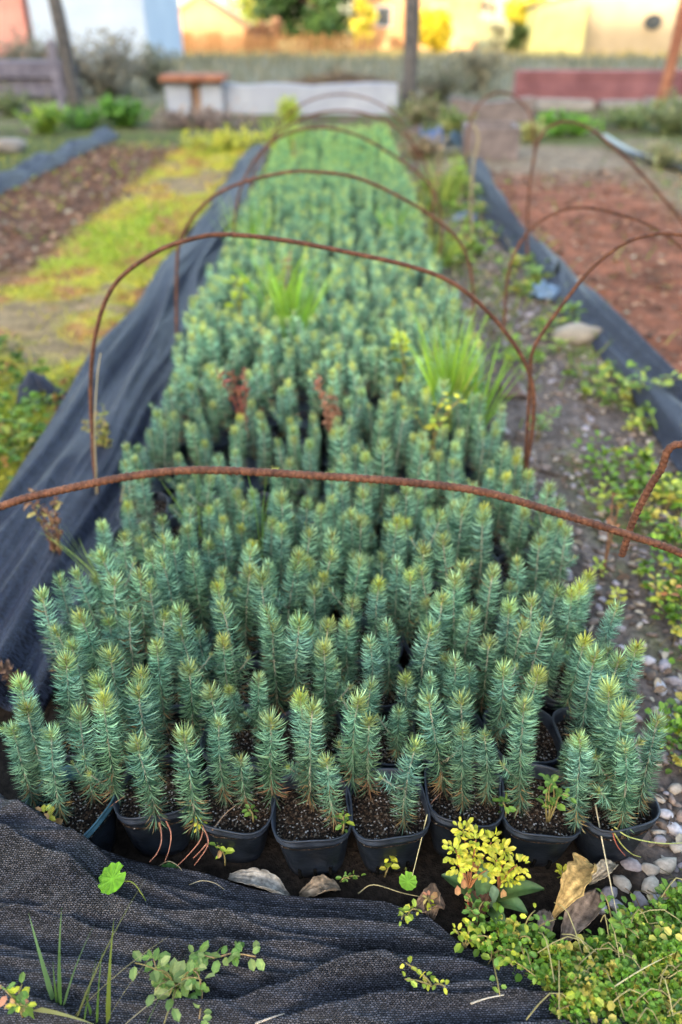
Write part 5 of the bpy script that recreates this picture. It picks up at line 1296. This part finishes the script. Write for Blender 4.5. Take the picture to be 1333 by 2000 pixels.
# picket fence between shed and house
root = empty('picket_fence', (0, 49.5, terrain(0, 49.5))); m = MB(); xa, xb = XB(296, 49.5), XB(735, 49.5); xk = xa
while xk < xb:
    hh = rw.uniform(.75, 1.15); m.box((xk, 0, 0), (xk + .11, .03, hh)); xk += rw.uniform(.17, .24)
m.build('picket_row', M['plank'], root)
m = MB(); m.box((xa, .034, .35), (xb, .09, .43)); m.build('rail', M['plank'], root); m = MB(); m.box((xa, .034, .72), (xb, .09, .80)); m.build('rail', M['plank'], root)
tag(root, 'uneven wooden picket fence between the timber shed and the terracotta house', 'fence')

def tree(name, loc, h, cw, n, size, pal, label, trunk_h=None, clumps=16, ch=None, mat='crown'):
    root = empty(name, loc); th = trunk_h if trunk_h is not None else h * .35; ch = ch or (h - th * .6)
    s_ = MB(); t = np.linspace(0, 1, 8); p = np.stack([.08 * np.sin(t * 3), .05 * np.sin(t * 4), t * h * .8], 1); s_.tube(p, np.linspace(h * .035, h * .008, 8), 8, (.1, .07, .05))
    pal = np.array(pal); cs = []
    for k in range(clumps):
        a = rw.uniform(0, 6.28); r_ = cw * .5 * math.sqrt(rw.random()) * .85; z = th + (h - th) * rw.uniform(.05, .95); r_ *= math.sqrt(max(.1, 1 - ((z - th - ch * .4) / (ch * .72)) ** 2)) if ch else 1
        c = np.array([r_ * math.cos(a), r_ * math.sin(a), z]); cs.append((c, cw * rw.uniform(.14, .24)))
        s_.tube([p[3], (p[4] + c) / 2, c], [h * .012, h * .008, h * .003], 5, (.1, .07, .05))
    s_.build('trunk', M['bark'], root, True)
    l_ = MB(); i = rw.integers(0, clumps, n); C = np.array([c for c, _ in cs])[i]; Rr = np.array([r for _, r in cs])[i][:, None]
    d = nz(rw.normal(0, 1, (n, 3))) * (rw.random((n, 1)) ** .4); pos = C + d * Rr * np.array([1, 1, .85])
    cl = rw.uniform(.75, 1.25, clumps)[i][:, None]; L = size * rw.uniform(.6, 1.4, n)
    l_.leaves(pos, rw.normal(0, 1, (n, 3)), d + rw.normal(0, .5, (n, 3)), L, L * .7, pal[rw.integers(0, len(pal), n)] * cl * rw.uniform(.8, 1.2, (n, 1)))
    l_.build('crown', M[mat], root); return tag(root, label, 'tree')
def T(x, Y): return (X(x, Y, 1), Y, terrain(0, Y))
tree('evergreen_tree', T(605, 56), 6.5, 6.2, 6500, .36, [[.012, .038, .010], [.02, .055, .014], [.04, .08, .016]], 'dense dark green tree between shed and terracotta house', .5, 34)
tree('leafy_tree', T(510, 62), 7.0, 5.0, 2600, .34, [[.28, .34, .05], [.16, .24, .05], [.36, .36, .08]], 'yellow green tree behind the dark evergreen', 1.4, 20)
tree('autumn_tree', T(708, 55), 3.2, 1.6, 1200, .26, [[.46, .36, .04], [.36, .34, .05]], 'slim golden tree at the corner of the terracotta house', .4, 14)
tree('golden_bush', T(852, 52), 2.0, 2.5, 2600, .22, [[.62, .46, .03], [.54, .44, .04], [.46, .36, .04]], 'rounded golden yellow bush beside the thick post', .1, 22)
tree('autumn_tree', T(1022, 51), 4.2, 2.6, 2000, .26, [[.52, .42, .04], [.40, .38, .05]], 'tall yellow tree beside the lean-to shed', 1.6, 18)
tree('evergreen_bush', T(1014, 49), 1.5, 1.3, 1200, .2, [[.06, .10, .03], [.09, .13, .04]], 'dark green bush in front of the tall yellow tree', .1, 14)
tree('pale_bush', T(975, 50), 1.75, 1.3, 1200, .16, [[.52, .50, .34], [.40, .40, .2], [.60, .58, .44]], 'pale cream flowered bush beside the dark green bush', .3, 12)
tree('brown_bush', T(515, 52), 1.5, 2.2, 1200, .22, [[.22, .10, .06], [.16, .09, .05]], 'reddish brown bush beside the timber shed', .1, 14)
tree('bare_tree', T(920, 66), 5, 4, 900, .3, [[.40, .26, .16], [.34, .22, .13]], 'sparse orange brown tree by the terracotta house', 1.5, 14)

# added unseen ridge behind the camera, shaped to keep the sun off the garden
mb = MB(); hx = np.linspace(-520, 520, 131); hy = np.linspace(-330, -62, 34); V = []
for y_ in hy:
    for x_ in hx:
        k = math.exp(-((y_ + 150) / 62) ** 2); V.append((x_, y_, 61.0 * k * (1 + .02 * fbm(x_ * .02, y_ * .03, 3, 3)) - 7 + (6.2 if y_ < -70 else 3)))
f = [(j_ * 131 + i_, j_ * 131 + i_ + 1, (j_ + 1) * 131 + i_ + 1, (j_ + 1) * 131 + i_) for j_ in range(33) for i_ in range(130)]
M['shade_ridge'] = flat_mat('shade_ridge_tone', (.045, .06, .025), (.10, .11, .05), .12, .95, .1, .3)
mb.add(np.array(V), f); tag(mb.build('shade_ridge', M['shade_ridge'], None, True), 'added unseen ridge that shades the garden from behind', kind='structure')
print('objects', len(bpy.data.objects))
